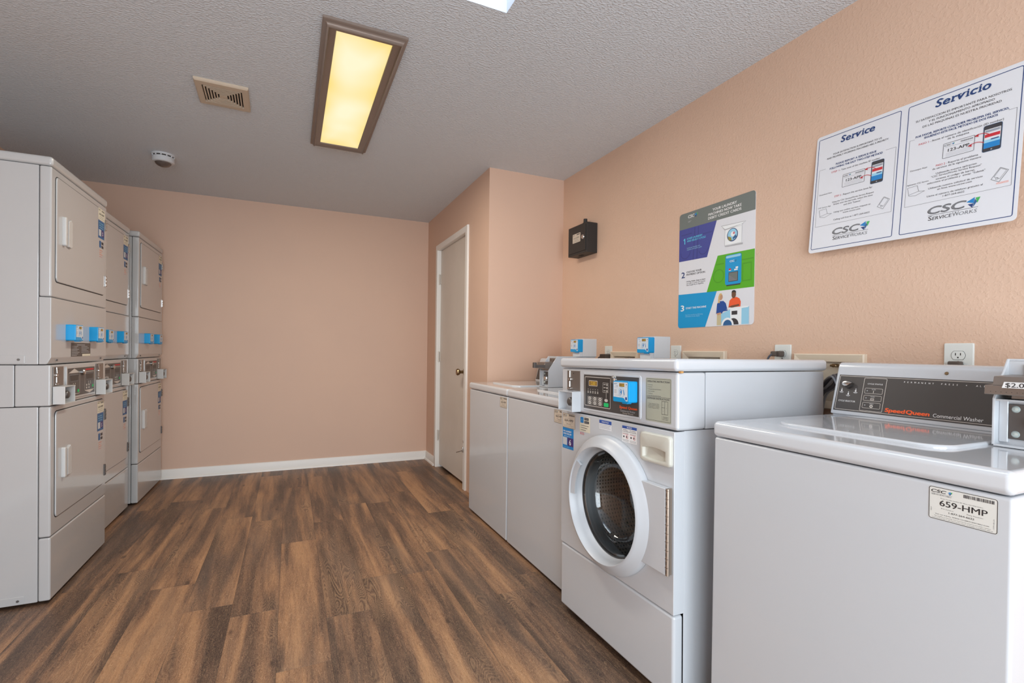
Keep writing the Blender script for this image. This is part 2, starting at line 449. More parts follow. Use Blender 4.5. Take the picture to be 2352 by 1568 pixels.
# solid slab above the ceiling face, as four bars round the shaft
for a in ((xs[0], xs[1]-.03, ys[0], ys[3]), (xs[2]+.03, xs[3], ys[0], ys[3]), (xs[1]-.03, xs[2]+.03, ys[0], ys[1]-.03), (xs[1]-.03, xs[2]+.03, ys[2]+.03, ys[3])):
    box(bm, a[0], a[1], a[2], a[3], H+0.002, H+0.12)
struct('ceiling', bm, m_ceil, smooth=False)
# skylight shaft
bm = bmsh(); TT = 0.03; HT = H+0.6
box(bm, SKX0-TT, SKX0, SKY0-TT, SKY1+TT, H+0.0005, HT); box(bm, SKX1, SKX1+TT, SKY0-TT, SKY1+TT, H+0.0005, HT)
box(bm, SKX0, SKX1, SKY0-TT, SKY0, H+0.0005, HT); box(bm, SKX0, SKX1, SKY1, SKY1+TT, H+0.0005, HT)
struct('trim_6', bm, m_shaft, smooth=False)['label'] = 'white painted skylight shaft above the opening in the ceiling'
# walls
bm = bmsh(); box(bm, XL-T, XD+T, YB, YB+T, 0, H); struct('wall_back', bm, m_wall2, smooth=False)
bm = bmsh(); box(bm, XL-T, XL, YF, YB, 0, H); struct('wall_left', bm, m_wall, smooth=False)
bm = bmsh(); box(bm, XR, XR+T, YF, YR+T, 0, H); struct('wall_right', bm, m_wall, smooth=False)
bm = bmsh(); box(bm, XD, XR, YR, YR+T, 0, H); struct('wall_return', bm, m_wall2, smooth=False)
DY0, DY1, DH = 3.741, 4.564, 2.068    # door opening in the alcove wall
bm = bmsh(); box(bm, XD, XD+T, YR+T, DY0, 0, H); box(bm, XD, XD+T, DY1, YB, 0, H); box(bm, XD, XD+T, DY0, DY1, DH, H)
box(bm, XD+T, XD+T+0.02, DY0-0.05, DY1+0.05, 0, DH+0.05)  # unseen panel added behind the door to block outside light at its bottom gap
struct('wall_alcove', bm, m_wall2, smooth=False)
bm = bmsh()
box(bm, XL-T, DX0, YF-T, YF, 0, H); box(bm, DX1, XR+T, YF-T, YF, 0, H); box(bm, DX0, DX1, YF-T, YF, DZ1, H)
struct('wall_front', bm, m_wall, smooth=False)
bm = bmsh(); fwid = 0.05
for a in ((DX0, DX0+fwid, 0, DZ1), (DX1-fwid, DX1, 0, DZ1), (DX0, DX1, DZ1-fwid, DZ1), (-0.075, -0.025, 0, DZ1-fwid)):
    box(bm, a[0], a[1], YF-0.09, YF-0.03, a[2], a[3], 0.004)
struct('door_2', bm, m_trim, wn=True)['label'] = 'white frame of the open entrance behind the viewer'
bm = bmsh(); box(bm, -5, 5, YF-6, YF-0.3, -0.12, -0.02); struct('ground', bm, mat('concrete_walk', (150, 148, 144), 0.8), smooth=False)
# baseboards
def baseboard(name, run):
    (x0, y0), (x1, y1) = run
    bm = bmsh(); d = Vector((x1-x0, y1-y0, 0)); Ln = d.length
    t = bmesh.new()
    prof = [(0, 0.0), (-0.026, 0.0), (-0.025, 0.008), (-0.021, 0.015), (-0.013, 0.019), (-0.012, 0.072), (-0.009, 0.079), (-0.004, 0.082), (0, 0.082)]
    extx(t, prof, 0, Ln)
    a = math.atan2(d.y, d.x)
    merge(bm, t, 0, Matrix.Translation((x0, y0, 0)) @ Matrix.Rotation(a, 4, 'Z'))
    struct(name, bm, m_trim, ang=25)
baseboard('baseboard_back', ((XL, YB), (XD, YB)))
baseboard('baseboard_alcove', ((XD, YB-0.026), (XD, DY1+0.047)))
baseboard('baseboard_left', ((XL, YF), (XL, YB-0.03)))

# door in the alcove wall (viewer's right is -Y)
def wallobj(name, y, z, d=0.0, **k):
    return empty(name, (XR-d, y, z), -PI/2, **k)
dr = empty('door_1', (XD, DY1, 0), -PI/2, label='narrow flat off-white door in the pink alcove wall'); dr['kind'] = 'structure'
DW = DY1-DY0
bm = bmsh(); slab(bm, [(0.006, 0.028), (DW-0.006, 0.028), (DW-0.006, DH-0.006), (0.006, DH-0.006)], 0.022, 0.058, 0.002)
put('door_slab', bm, m_door, dr, wn=True)
bm = bmsh(); cw = 0.047
casing = [(-cw, 0), (0.0, 0), (0.0, DH), (DW, DH), (DW, 0), (DW+cw, 0), (DW+cw, DH+cw), (-cw, DH+cw)]
t = bmesh.new()
for pts in ([(-cw, 0), (0.004, 0), (0.004, DH), (-cw, DH+cw)], [(DW-0.004, 0), (DW+cw, 0), (DW+cw, DH+cw), (DW-0.004, DH)], [(-cw, DH+cw), (0.004, DH-0.004), (DW-0.004, DH-0.004), (DW+cw, DH+cw)]):
    slab(bm, pts, -0.016, 0.0, 0.004)
box(bm, 0.0, 0.004, 0, T, 0, DH); box(bm, DW-0.004, DW, 0, T, 0, DH); box(bm, 0.004, DW-0.004, 0, T, DH-0.004, DH)
box(bm, 0.004, 0.016, 0.060, 0.075, 0, DH-0.004); box(bm, DW-0.016, DW-0.004, 0.060, 0.075, 0, DH-0.004); box(bm, 0.004, DW-0.004, 0.060, 0.075, DH-0.016, DH-0.004)
put('door_casing', bm, m_trim, dr, wn=True)
for z in (1.79, 1.055, 0.305):
    bm = bmsh(); lathe(bm, [(0.0065, -0.05), (0.0065, 0.05)], (0.003, 0.008, z), 'z', 12, cap0=True, cap1=True)
    box(bm, -0.001, 0.022, 0.017, 0.0225, z-0.045, z+0.045)
    for k in (-0.017, 0.017): lathe(bm, [(0.0072, k-0.001), (0.0072, k+0.001)], (0.003, 0.008, z), 'z', 12)
    put('hinge', bm, m_hinge, dr)
bm = bmsh(); lathe(bm, [(0.033, 0.022), (0.033, 0.018), (0.028, 0.012), (0.013, 0.008), (0.012, -0.018), (0.024, -0.028), (0.0285, -0.040), (0.024, -0.050), (0.010, -0.053)], (DY1-3.821, 0, 0.940), 'y', 28, cap1=True)
put('door_knob', bm, m_brass, dr)
bm = bmsh(); box(bm, DW+0.006, DW+0.020, -0.026, -0.014, 0.30, 0.345, 0.003); tube(bm, [(DW+0.012, -0.026, 0.315), (DW-0.005, -0.045, 0.306), (DW-0.030, -0.060, 0.296)], 0.004, 8); lathe(bm, [(0.009, -0.02), (0.009, -0.016)], (DW+0.01, 0, 0.385), 'y', 14, cap0=True)
put('latch_lever', bm, m_chrome, dr)

# ================================================================ CEILING THINGS
# fluorescent fixture
lf = empty('ceiling_light', (0.2745, 2.72, H), 0, label='long lit ceiling light with bronze frame and warm yellow diffuser', cat='ceiling light')
OX, OY = 0.168, 0.652; IX, IY = 0.113, 0.594
def framering(bm, prof, mi=0):
    """prof = [(inset, drop)] swept round the fixture rectangle, from the ceiling down"""
    rings = []
    for ins, dz in prof:
        rings.append([bm.verts.new((sx*(OX-ins), sy*(OY-ins), -dz)) for sx, sy in ((-1, -1), (1, -1), (1, 1), (-1, 1))])
    for k in range(len(rings)-1):
        for i in range(4):
            j = (i+1) % 4; f = bm.faces.new((rings[k][i], rings[k][j], rings[k+1][j], rings[k+1][i])); f.material_index = mi
bm = bmsh()
framering(bm, [(0, 0.0), (0, 0.010), (0.004, 0.013), (0.010, 0.015), (0.016, 0.022), (0.019, 0.030), (0.0235, 0.032), (0.0255, 0.027), (0.030, 0.024), (0.050, 0.022), (0.0545, 0.019), (0.056, 0.008)])
bmesh.ops.recalc_face_normals(bm, faces=bm.faces)
put('light_frame', bm, m_frame, lf, ang=50)
m_diff = mat('lit_diffuser', (250, 238, 200), 0.5)
def diffuser_mat():
    N, L, b = nodes(m_diff)
    tc = N.new('ShaderNodeTexCoord'); sp = N.new('ShaderNodeSeparateXYZ'); L.new(tc.outputs['Object'], sp.inputs[0])
    ex = math_n(N, L, 'ABSOLUTE', math_n(N, L, 'DIVIDE', sp.outputs[0], IX)); ey = math_n(N, L, 'ABSOLUTE', math_n(N, L, 'DIVIDE', sp.outputs[1], IY))
    ey = math_n(N, L, 'POWER', ey, 6.0); ex = math_n(N, L, 'POWER', ex, 2.0)
    d = math_n(N, L, 'MAXIMUM', ex, ey)
    nz = N.new('ShaderNodeTexNoise'); nz.inputs['Scale'].default_value = 3.4; nz.inputs['Detail'].default_value = 1; L.new(tc.outputs['Object'], nz.inputs['Vector'])
    d = math_n(N, L, 'ADD', math_n(N, L, 'MULTIPLY', d, 0.55), math_n(N, L, 'MULTIPLY', math_n(N, L, 'SUBTRACT', nz.outputs[0], 0.38), 1.3))
    r = N.new('ShaderNodeValToRGB'); r.color_ramp.elements[0].position = 0.05; r.color_ramp.elements[0].color = (*lin((255, 246, 208)), 1)
    r.color_ramp.elements[1].position = 0.85; r.color_ramp.elements[1].color = (*lin((255, 222, 128)), 1)
    L.new(d, r.inputs[0]); L.new(r.outputs[0], b.inputs['Emission Color']); b.inputs['Emission Strength'].default_value = 0.75
    b.inputs['Base Color'].default_value = (0.05, 0.045, 0.03, 1)
diffuser_mat()
bm = bmsh(); v = [bm.verts.new(p) for p in ((-IX, -IY, -0.012), (-IX, IY, -0.012), (IX, IY, -0.012), (IX, -IY, -0.012))]; bm.faces.new(v)
put('diffuser', bm, m_diff, lf, smooth=False)
# exhaust vent
vt = empty('ceiling_vent', (-0.3235, 2.94, H), math.radians(1.5), label='square beige exhaust vent grille of nested louvers on the ceiling', cat='vent')
m_vent = mat('aged_vent_plastic', (196, 180, 160), 0.5)
bm = bmsh(); HX, HY = 0.118, 0.130
def sqring(bm, hx, hy, hx2, hy2, z0, z1, mi=0):
    a = [(-hx, -hy), (hx, -hy), (hx, hy), (-hx, hy)]; b = [(-hx2, -hy2), (hx2, -hy2), (hx2, hy2), (-hx2, hy2)]
    va = [bm.verts.new((x, y, z0)) for x, y in a]; vb = [bm.verts.new((x, y, z1)) for x, y in b]
    for i in range(4):
        j = (i+1) % 4; f = bm.faces.new((va[i], va[j], vb[j], vb[i])); f.material_index = mi
sqring(bm, HX, HY, HX, HY, 0, -0.010); sqring(bm, HX, HY, HX-0.005, HY-0.005, -0.010, -0.015); sqring(bm, HX-0.005, HY-0.005, 0.088, 0.092, -0.015, -0.016)
sqring(bm, 0.088, 0.092, 0.086, 0.090, -0.016, -0.004)
put('vent_frame', bm, m_vent, vt, smooth=False)
bm = bmsh()
for k in range(6):
    a = 0.082-k*0.0128; b = 0.086-k*0.0135
    sqring(bm, a, b, a-0.0060, b-0.0060, -0.0165, -0.0165); sqring(bm, a, b, a-0.001, b-0.001, -0.0165, -0.009); sqring(bm, a-0.0060, b-0.0060, a-0.0065, b-0.0065, -0.0165, -0.009)
box(bm, -0.012, 0.012, -0.012, 0.012, -0.0165, -0.004)
put('louvers', bm, m_vent, vt, smooth=False)
bm = bmsh(); v = [bm.verts.new(p) for p in ((-0.087, -0.091, -0.0065), (-0.087, 0.091, -0.0065), (0.087, 0.091, -0.0065), (0.087, -0.091, -0.0065))]; bm.faces.new(v)
put('vent_cavity', bm, m_gap, vt, smooth=False)
# smoke detector
sd = empty('smoke_detector', (-0.80, 4.05, H), 0, label='round white smoke detector on the ceiling above the stacked dryers', cat='smoke detector')
bm = bmsh(); lathe(bm, [(0.070, 0), (0.070, -0.010), (0.064, -0.012)], (0, 0, 0), 'z', 36); put('mounting_base', bm, m_plast, sd)
bm = bmsh(); lathe(bm, [(0.060, -0.012), (0.060, -0.017)], (0, 0, 0), 'z', 36, mi=1)
lathe(bm, [(0.060, -0.017), (0.065, -0.020), (0.065, -0.046), (0.060, -0.053), (0.050, -0.055)], (0, 0, 0), 'z', 36, cap1=True)
for k in range(12):
    a = 2*PI*k/12; box(bm, 0.062*math.cos(a)-0.004, 0.062*math.cos(a)+0.004, 0.062*math.sin(a)-0.004, 0.062*math.sin(a)+0.004, -0.018, -0.011)
put('detector_body', bm, [m_plast, m_gap], sd)
bm = bmsh(); lathe(bm, [(0.048, -0.055), (0.044, -0.064), (0.034, -0.073), (0.018, -0.080), (0.004, -0.082)], (0, 0, 0), 'z', 28, cap1=True); put('sensor_dome', bm, mat('smoked_dome', (96, 84, 78), 0.2), sd)

# ================================================================ SHARED MACHINE DETAILS
def id_sticker(parent, x, z, number, frame_ink='tan', w=0.102, h=0.062, y=0.0, big=False, name='id_sticker'):
    d = Dec(y)
    d.rect(x, x+w, z-h, z, frame_ink, 1, 0.004); d.frame(x+0.0005, x+w-0.0005, z-h+0.0005, z-0.0005, 0.001, 'dark', 2, 0.004)
    res = 4 if big else 2
    d.text('CSC', x+0.0042, z-0.0105, 0.0054, 'black', 2, w=0.0235, bold=0.03, shear=0.2, res=res)
    logo(d, x+0.0335, z-0.0082, 0.0065, 2)
    d.line((x+0.004, z-0.0123), (x+0.037, z-0.0123), 0.0003, 'grey', 2)
    d.text('SERVICEWORKS', x+0.0045, z-0.0158, 0.0024, 'dark', 2, w=0.031, res=1)
    random.seed(5); bx = x+0.0535
    while bx < x+0.096:
        bw = random.choice((0.0005, 0.0009, 0.0015)); d.rect(bx, bx+bw, z-0.0102, z-0.0042, 'dark', 2); bx += bw+random.choice((0.0005, 0.0007, 0.001))
    d.text('Please use this machine ID when reporting service.', x+0.019, z-0.0212, 0.0016, 'dark', 2, w=0.063, res=1)
    d.text(number, x+0.0178, z-0.0345, 0.0108, 'black', 2, w=0.070, bold=0.012, res=res)
    d.text('For Service:', x+0.0205, z-0.0402, 0.0018, 'dark', 2, w=0.019, res=1); d.text('Para Servicio:', x+0.059, z-0.0402, 0.0018, 'dark', 2, w=0.0235, res=1)
    d.text('1-877-264-6622', x+0.032, z-0.0462, 0.0032, 'dark', 2, w=0.0375, bold=0.01, res=res)
    d.text('Visit our website: WWW.CSCSERVICEWORKS.COM', x+0.011, z-0.0520, 0.0020, 'dark', 2, w=0.079, res=1)
    d.text('This machine is owned by CSC Serviceworks and protected under a written', x+0.0095, z-0.0556, 0.0014, 'dark', 2, w=0.083, res=1)
    d.text('contract. Removal or relocation by the owner or manager is prohibited without.', x+0.006, z-0.0587, 0.0014, 'dark', 2, w=0.090, res=1)
    d.text('WH17', x+0.0055, z-0.047, 0.0016, 'dark', 2, w=0.007, rot=PI/2, res=1); d.text('1999-48-33', x+0.0975, z-0.054, 0.0018, 'grey', 2, w=0.018, rot=PI/2, res=1)
    return d.build(name, parent)
def logo(d, x, z, s, layer=2):
    """three-triangle pinwheel mark, x/z = centre, s = width"""
    d.poly([(x-0.55*s, z+0.10*s), (x+0.12*s, z+0.48*s), (x+0.05*s, z-0.12*s)], 'blue', layer)
    d.poly([(x-0.42*s, z-0.14*s), (x+0.03*s, z-0.14*s), (x-0.04*s, z-0.55*s)], 'navy', layer)
    d.poly([(x+0.18*s, z+0.40*s), (x+0.55*s, z+0.42*s), (x+0.34*s, z-0.16*s)], 'green', layer)
    d.poly([(x+0.05*s, z-0.14*s), (x+0.14*s, z+0.30*s), (x+0.30*s, z-0.02*s), (x+0.02*s, z-0.5*s)], 'steelblue', layer)
def card_reader(parent, x, z, y=0.0, w=0.092, h=0.072, dep=0.036, res=2, name='card_reader'):
    """blue box proud of the face at y; x, z = lower left corner"""
    bm = bmsh(); slab(bm, rrect(x, x+w, z, z+h, 0.006), y-dep, y, 0.003, 2)
    slab(bm, rrect(x+w*0.55, x+w*0.85, z-0.004, z+0.006, 0.002), y-dep*0.9, y-dep*0.4, 0, mi=0)
    o = put(name, bm, m_blue, parent, wn=True)
    d = Dec(y-dep)
    # label plate with the diagonal notch at lower left, as on the real ones
    X = lambda f: x+w*f
    Z = lambda f: z+h*f
    d.poly([(X(0.05), Z(0.24)), (X(0.70), Z(0.22)), (X(0.84), Z(0.08)), (X(0.94), Z(0.08)), (X(0.94), Z(0.95)), (X(0.05), Z(0.95))], m_lab, 1)
    d.text('CSC', X(0.09), Z(0.84), h*0.055, 'navy', 2, w=w*0.12, bold=0.03, res=1); logo(d, X(0.25), Z(0.87), w*0.05)
    d.rect(X(0.42), X(0.74), Z(0.74), Z(0.90), 'amber', 2); d.text('2.00', X(0.58), Z(0.77), h*0.09, 'led', 3, w=w*0.16, res=1)
    d.disc(X(0.86), Z(0.85), w*0.025, 'navy', 2, 10); d.disc(X(0.86), Z(0.74), w*0.018, 'lgrey', 2, 10); d.disc(X(0.24), Z(0.76), w*0.018, 'navy', 2, 8); d.disc(X(0.32), Z(0.76), w*0.018, 'navy', 2, 8)
    d.line((X(0.10), Z(0.70)), (X(0.34), Z(0.70)), 0.0008, 'lgrey', 2)
    d.arc(X(0.56), Z(0.48), w*0.20, 0.0016, 'lblue', 2, n=20); d.arc(X(0.56), Z(0.48), w*0.13, 0.002, 'blue', 2, 100, 260, 10); d.poly([(X(0.48), Z(0.48)), (X(0.58), Z(0.62)), (X(0.58), Z(0.36))], 'blue', 2)
    d.line((X(0.66), Z(0.60)), (X(0.74), Z(0.36)), 0.003, 'blue', 2)
    d.rect(X(0.10), X(0.26), Z(0.40), Z(0.60), 'qr', 2)
    d.line((X(0.10), Z(0.32)), (X(0.48), Z(0.32)), 0.0009, 'lgrey', 2)
    d.rect(X(0.80), X(0.90), Z(0.14), Z(0.27), m_blued, 2)
    d.build('reader_label', o)
    return o
def coin_slot(parent, x0, z0, w=0.10, h=0.082, y=0.0, lock_x=0.25):
    bm = bmsh(); box(bm, x0, x0+w, y-0.002, y+0.001, z0, z0+h, 0.0008, 1)
    o = put('coin_slot', bm, m_steel, parent, wn=True)
    cx = x0+w*lock_x
    bm = bmsh()
    tube(bm, [(cx-0.002, y-0.004, z0+h-0.002), (cx, y-0.005, z0+h*0.66)], 0.0035, 8); tube(bm, [(cx-0.002, y-0.004, z0+h*0.46), (cx-0.002, y-0.004, z0+h*0.17)], 0.0035, 8)
    box(bm, cx-0.010, cx+0.010, y-0.008, y-0.001, z0+h*0.5, z0+h*0.62, 0.002, 2); box(bm, cx-0.018, cx+0.014, y-0.009, y-0.001, z0+h*0.05, z0+h*0.13, 0.003, 2)
    put('slot_guide', bm, m_chrome, o)
    bm = bmsh(); lathe(bm, [(0.0022, -0.0025), (0.0022, 0)], (x0+w*0.5, y, z0+h*0.86), 'y', 10, cap0=True); put('screw', bm, m_gap, o)
    return o
def coin_drawer(parent, x0, z0, w=0.112, h=0.078, dep=0.042, y=0.0, m=None):
    m = m or m_white
    bm = bmsh(); th = 0.004
    box(bm, x0, x0+th, y-dep, y, z0, z0+h, 0.0012, 2); box(bm, x0+w-th, x0+w, y-dep, y, z0, z0+h, 0.0012, 2)
    box(bm, x0+th*0.5, x0+w-th*0.5, y-dep, y, z0, z0+th, 0.0012, 2); box(bm, x0+th*0.5, x0+w-th*0.5, y-dep, y, z0+h-th, z0+h, 0.0012, 2)
    box(bm, x0+th, x0+w-th, y-0.004, y, z0+th, z0+h-th)
    o = put('coin_drawer', bm, m, parent, wn=True)
    cx, cz = x0+w*0.62, z0+h*0.48
    bm = bmsh(); lathe(bm, [(0.0, -0.034), (0.012, -0.034), (0.017, -0.030), (0.018, -0.018), (0.014, -0.006), (0.014, -0.003)], (cx, y, cz), 'y', 24)
    for s in (-1, 1): lathe(bm, [(0.0, -0.014), (0.006, -0.014), (0.007, -0.010), (0.007, -0.003)], (cx, y, cz+s*0.027), 'y', 14)
    box(bm, cx-0.012, cx+0.026, y-0.008, y-0.003, z0+0.006, z0+h-0.006, 0.001, 1)
    put('drawer_lock', bm, m_steeld, o, ang=50)
    return o

# ================================================================ STACKED DRYERS
DRW, DRD = 0.690, 0.750
def handle_pull(parent, x0, x1, z0, z1, y, m):
    bm = bmsh()
    slab(bm, rrect(x0, x0+(x1-x0)*0.24, z0, z1, 0.008, 5), y-0.014, y, 0.005, 3)
    slab(bm, [(x0+(x1-x0)*0.52, z0+0.004), (x0+(x1-x0)*0.85, z0+0.0), (x1, z0+0.008), (x1, z1-0.010), (x0+(x1-x0)*0.85, z1), (x0+(x1-x0)*0.52, z1-0.012)], y-0.010, y, 0.004, 3)
    return put('door_handle', bm, m, parent, wn=True)
def door_stickers(parent, x, zt, y, low=False, number=None):
    d = Dec(y)
    w = 0.100
    d.rect(x, x+w, zt-0.060, zt, 'beige', 1, 0.003); d.text('CSC', x+0.006, zt-0.012, 0.007, 'black', 2, w=0.024, bold=0.03, res=1)
    for k in range(7): d.rect(x+0.052+k*0.006, x+0.055+k*0.006, zt-0.013, zt-0.005, 'dark', 2)
    d.text(number or '660-HMP', x+0.014, zt-0.035, 0.012, 'black', 2, w=0.072, bold=0.01, res=1)
    d.line((x+0.02, zt-0.043), (x+0.08, zt-0.043), 0.0015, 'grey', 2); d.line((x+0.01, zt-0.052), (x+0.09, zt-0.052), 0.0015, 'grey', 2)
    d.build('id_sticker', parent)
    d = Dec(y); z = zt-0.064
    d.rect(x, x+0.092, z-0.094, z, 'steelblue', 1); d.text('PAY LAUNDRY', x+0.012, z-0.018, 0.007, 'lblue', 2, w=0.066, bold=0.02, res=1); d.text('WITH THE APP', x+0.012, z-0.030, 0.007, 'lblue', 2, w=0.066, bold=0.02, res=1)
    d.line((x+0.016, z-0.038), (x+0.074, z-0.038), 0.002, 'lblue', 2)
    d.rect(x+0.008, x+0.044, z-0.082, z-0.048, 'qr', 2); d.rect(x+0.048, x+0.084, z-0.082, z-0.048, 'purple', 2); d.text('5', x+0.060, z-0.076, 0.020, 'white', 3, bold=0.02, res=1)
    d.build('app_sticker', parent)
    d = Dec(y); z = zt-0.172
    d.rect(x+0.016, x+0.044, z-0.036, z, 'steelblue', 1, 0.004); d.rect(x+0.050, x+0.080, z-0.016, z-0.002, 'dark', 1); d.rect(x+0.050, x+0.080, z-0.036, z-0.022, 'dark', 1)
    if not low or True:
        for k in range(4): d.line((x+0.018, z-0.050-k*0.011), (x+0.066-(k % 2)*0.01, z-0.050-k*0.011), 0.0022, 'pink' if k > 2 else 'ofade', 1)
    d.build('payment_sticker', parent)
def dryer(loc, label):
    m = m_dry; W_ = DRW
    R = empty('stacked_dryer', loc, PI/2, label, 'dryer', 'stacked dryers along the left wall')
    # cabinets
    bm = bmsh(); box(bm, 0, W_, 0.042, DRD, 0.012, 0.850, 0.004, 2)
    slab_side = [(0.20, 0.014), (DRD-0.05, 0.014), (DRD-0.05, 0.055), (0.205, 0.055)]
    for zz in (0.014, 1.036): box(bm, -0.0025, 0.002, 0.085, DRD-0.06, zz, zz+0.034, 0.002, 2)
    put('lower_cabinet', bm, m, R, wn=True)
    bm = bmsh(); box(bm, 0, W_, 0.120, DRD, 0.852, 1.029, 0.003, 2); box(bm, 0.001, W_-0.001, 0.002, 0.119, 0.852, 1.029, 0.006, 3)
    put('control_cabinet', bm, m, R, wn=True)
    bm = bmsh(); box(bm, 0, W_, 0.042, DRD, 1.031, 1.881, 0.004, 2); put('upper_cabinet', bm, m, R, wn=True)
    for z in (0.030, 1.052):
        bm = bmsh(); lathe(bm, [(0.005, -0.0045), (0.005, 0.0)], (0, 0.105, z), 'x', 14, cap0=True); put('screw', bm, m_steeld, R)
    bm = bmsh(); box(bm, -0.002, W_+0.002, -0.004, DRD, 1.883, 1.923, 0.012, 4); put('top_cover', bm, m, R, wn=True)
    # front panels
    for nm, z0, z1 in (('lower_front_panel', 0.287, 0.850), ('upper_front_panel', 1.323, 1.881)):
        bm = bmsh(); box(bm, 0, W_, 0.0, 0.041, z0, z1, 0.007, 3); put(nm, bm, m, R, wn=True)
    bm = bmsh(); box(bm, 0, W_, 0.0, 0.041, 0.012, 0.284, 0.007, 3); put('kick_panel', bm, m, R, wn=True)
    bm = bmsh(); extx(bm, [(0.0, 1.061), (0.0, 1.321), (0.041, 1.321), (0.041, 1.032), (0.016, 1.032), (0.012, 1.036)], 0, W_, 0.004, 3)
    mp = put('meter_panel', bm, m, R, wn=True)
    for x in (0.07, W_-0.07):
        bm = bmsh(); lathe(bm, [(0.004, -0.003), (0.004, 0.002)], (x, 0.0045, 1.049), 'y', 12, cap0=True); put('screw', bm, m_steeld, mp)
    # doors
    for z0, z1, hz0, hz1, hinges, st in ((0.36, 0.825, 0.520, 0.657, (0.738, 0.431), 0.817), (1.392, 1.849, 1.560, 1.690, (1.776, 1.470), 1.852-0.004)):
        bm = bmsh()
        slab(bm, rrect(0.034, 0.645, z0-0.003, z1+0.003, 0.022, 6), -0.0012, 0.0, 0, mi=1)
        slab(bm, rrect(0.037, 0.642, z0, z1, 0.020, 6), -0.006, 0.0, 0.004, 3)
        dd = put('dryer_door', bm, [m, m_gap], R, wn=True)
        handle_pull(dd, 0.090, 0.178, hz0, hz1, -0.006, m_dryh)
        for hz in hinges:
            bm = bmsh(); box(bm, 0.644, 0.662, -0.010, 0.001, hz-0.030, hz+0.030, 0.001, 1)
            for k in range(3): box(bm, 0.648, 0.657, -0.0125, -0.008, hz-0.026+k*0.019, hz-0.014+k*0.019, 0.002, 1)
            put('hinge', bm, m_chrome if z0 > 1 else m_steeld, R)
        door_stickers(dd, 0.538, st, -0.006, z0 < 1, None)
    # card readers
    card_reader(R, 0.150, 1.137, 0.0, 0.093, 0.074, res=1); card_reader(R, 0.438, 1.137, 0.0, 0.093, 0.074, res=1)
    d = Dec(0.0); d.rect(0.210, 0.454, 1.062, 1.128, m_pan, 1)
    for k in range(8):
        z = 1.118-k*0.0072
        if k == 0: d.line((0.28, z), (0.38, z), 0.003, 'lgrey', 2); continue
        d.line((0.218, z), (0.310-(k*37 % 5)*0.008, z), 0.0022, 'lgrey', 2)
        if k < 6: d.line((0.335, z), (0.440-(k*23 % 5)*0.009, z), 0.0022, 'lgrey', 2)
    d.rect(0.345, 0.452, 1.063, 1.074, 'beige', 2); d.build('instruction_plate', R)
    # control panel
    bm = bmsh(); slab(bm, rrect(0.151, 0.512, 0.866, 1.017, 0.006), -0.004, 0.003, 0.002, 2); cp = put('control_panel', bm, m, R, wn=True)
    d = Dec(-0.004)
    d.rect(0.161, 0.502, 0.875, 1.008, m_pan, 1)
    for k, (a, b) in enumerate(((0.172, 0.302), (0.368, 0.492))):
        c = (a+b)/2
        d.pl([(a, 0.985), (a, 0.885 if k == 0 else 0.892), (c, 0.878 if k else 0.885), (b, 0.892 if k else 0.885), (b, 0.985)], 0.0022, 'outline', 2)
        d.pl([(a, 0.985), (c, 1.004 if k == 0 else 0.985), (b, 0.985)], 0.0024, 'outline', 2)
        if k == 0: d.poly([(a, 0.985), (c, 1.003), (b, 0.985)], 'outline', 2)
        else: d.poly([(a, 0.893), (c, 0.880), (b, 0.893)], 'outline', 2)
        d.poly([(a+0.018, 0.945), (b-0.018, 0.945), (b-0.010, 0.978), (a+0.010, 0.978)], 'grey', 2); d.poly([(a+0.021, 0.947), (b-0.021, 0.947), (b-0.013, 0.975), (a+0.013, 0.975)], m_pand, 3)
        for i in (0, 1):
            for j in (0, 1): d.disc(c-0.012+i*0.024, 0.934-j*0.009, 0.0032, 'btn', 2, 10)
    for i in (0, 1):
        for j in (0, 1): d.disc(0.392+i*0.030, 0.918-j*0.014, 0.0075, 'btn', 2, 14, 0.005)
    d.disc(0.284, 0.898, 0.011, 'gbtn', 3, 14, 0.008); d.disc(0.474, 0.910, 0.010, 'gbtn', 3, 14, 0.008)
    d.rect(0.378, 0.486, 0.992, 1.000, 'red', 2)
    d.build('control_face', cp)
    bm = bmsh(); lathe(bm, [(0.0, -0.016), (0.011, -0.016), (0.014, -0.012), (0.014, -0.004)], (0.335, 0, 0.985), 'y', 20); put('lock', bm, m_chrome, cp)
    for x in (0.020, 0.538):
        coin_slot(R, x, 0.937, 0.102, 0.083, 0.0)
        coin_drawer(R, x-0.003, 0.857, 0.112, 0.078, 0.042, 0.0, m_dryh)
    return R
D1 = dryer((-0.9364, 2.737, 0), 'stacked white coin dryer nearest the viewer, its plain side panel in full view')
def copy_tree(o, parent=None):
    c = o.copy(); COL.objects.link(c)
    if parent: c.parent = parent; c.matrix_parent_inverse = o.matrix_parent_inverse.copy()
    for ch in list(o.children): copy_tree(ch, c)
    return c
D2 = copy_tree(D1); D2.location = (-1.008, 3.455, 0)
D2['label'] = 'middle of the three stacked dryers, set slightly back between its neighbours'
for k_ in list(D2.children):
    if k_.name.startswith('instruction_plate'): bpy.data.objects.remove(k_)
D3 = copy_tree(D2); D3.location = (-0.970, 4.216, 0); D3['label'] = 'farthest stacked dryer, standing against the pink back wall'

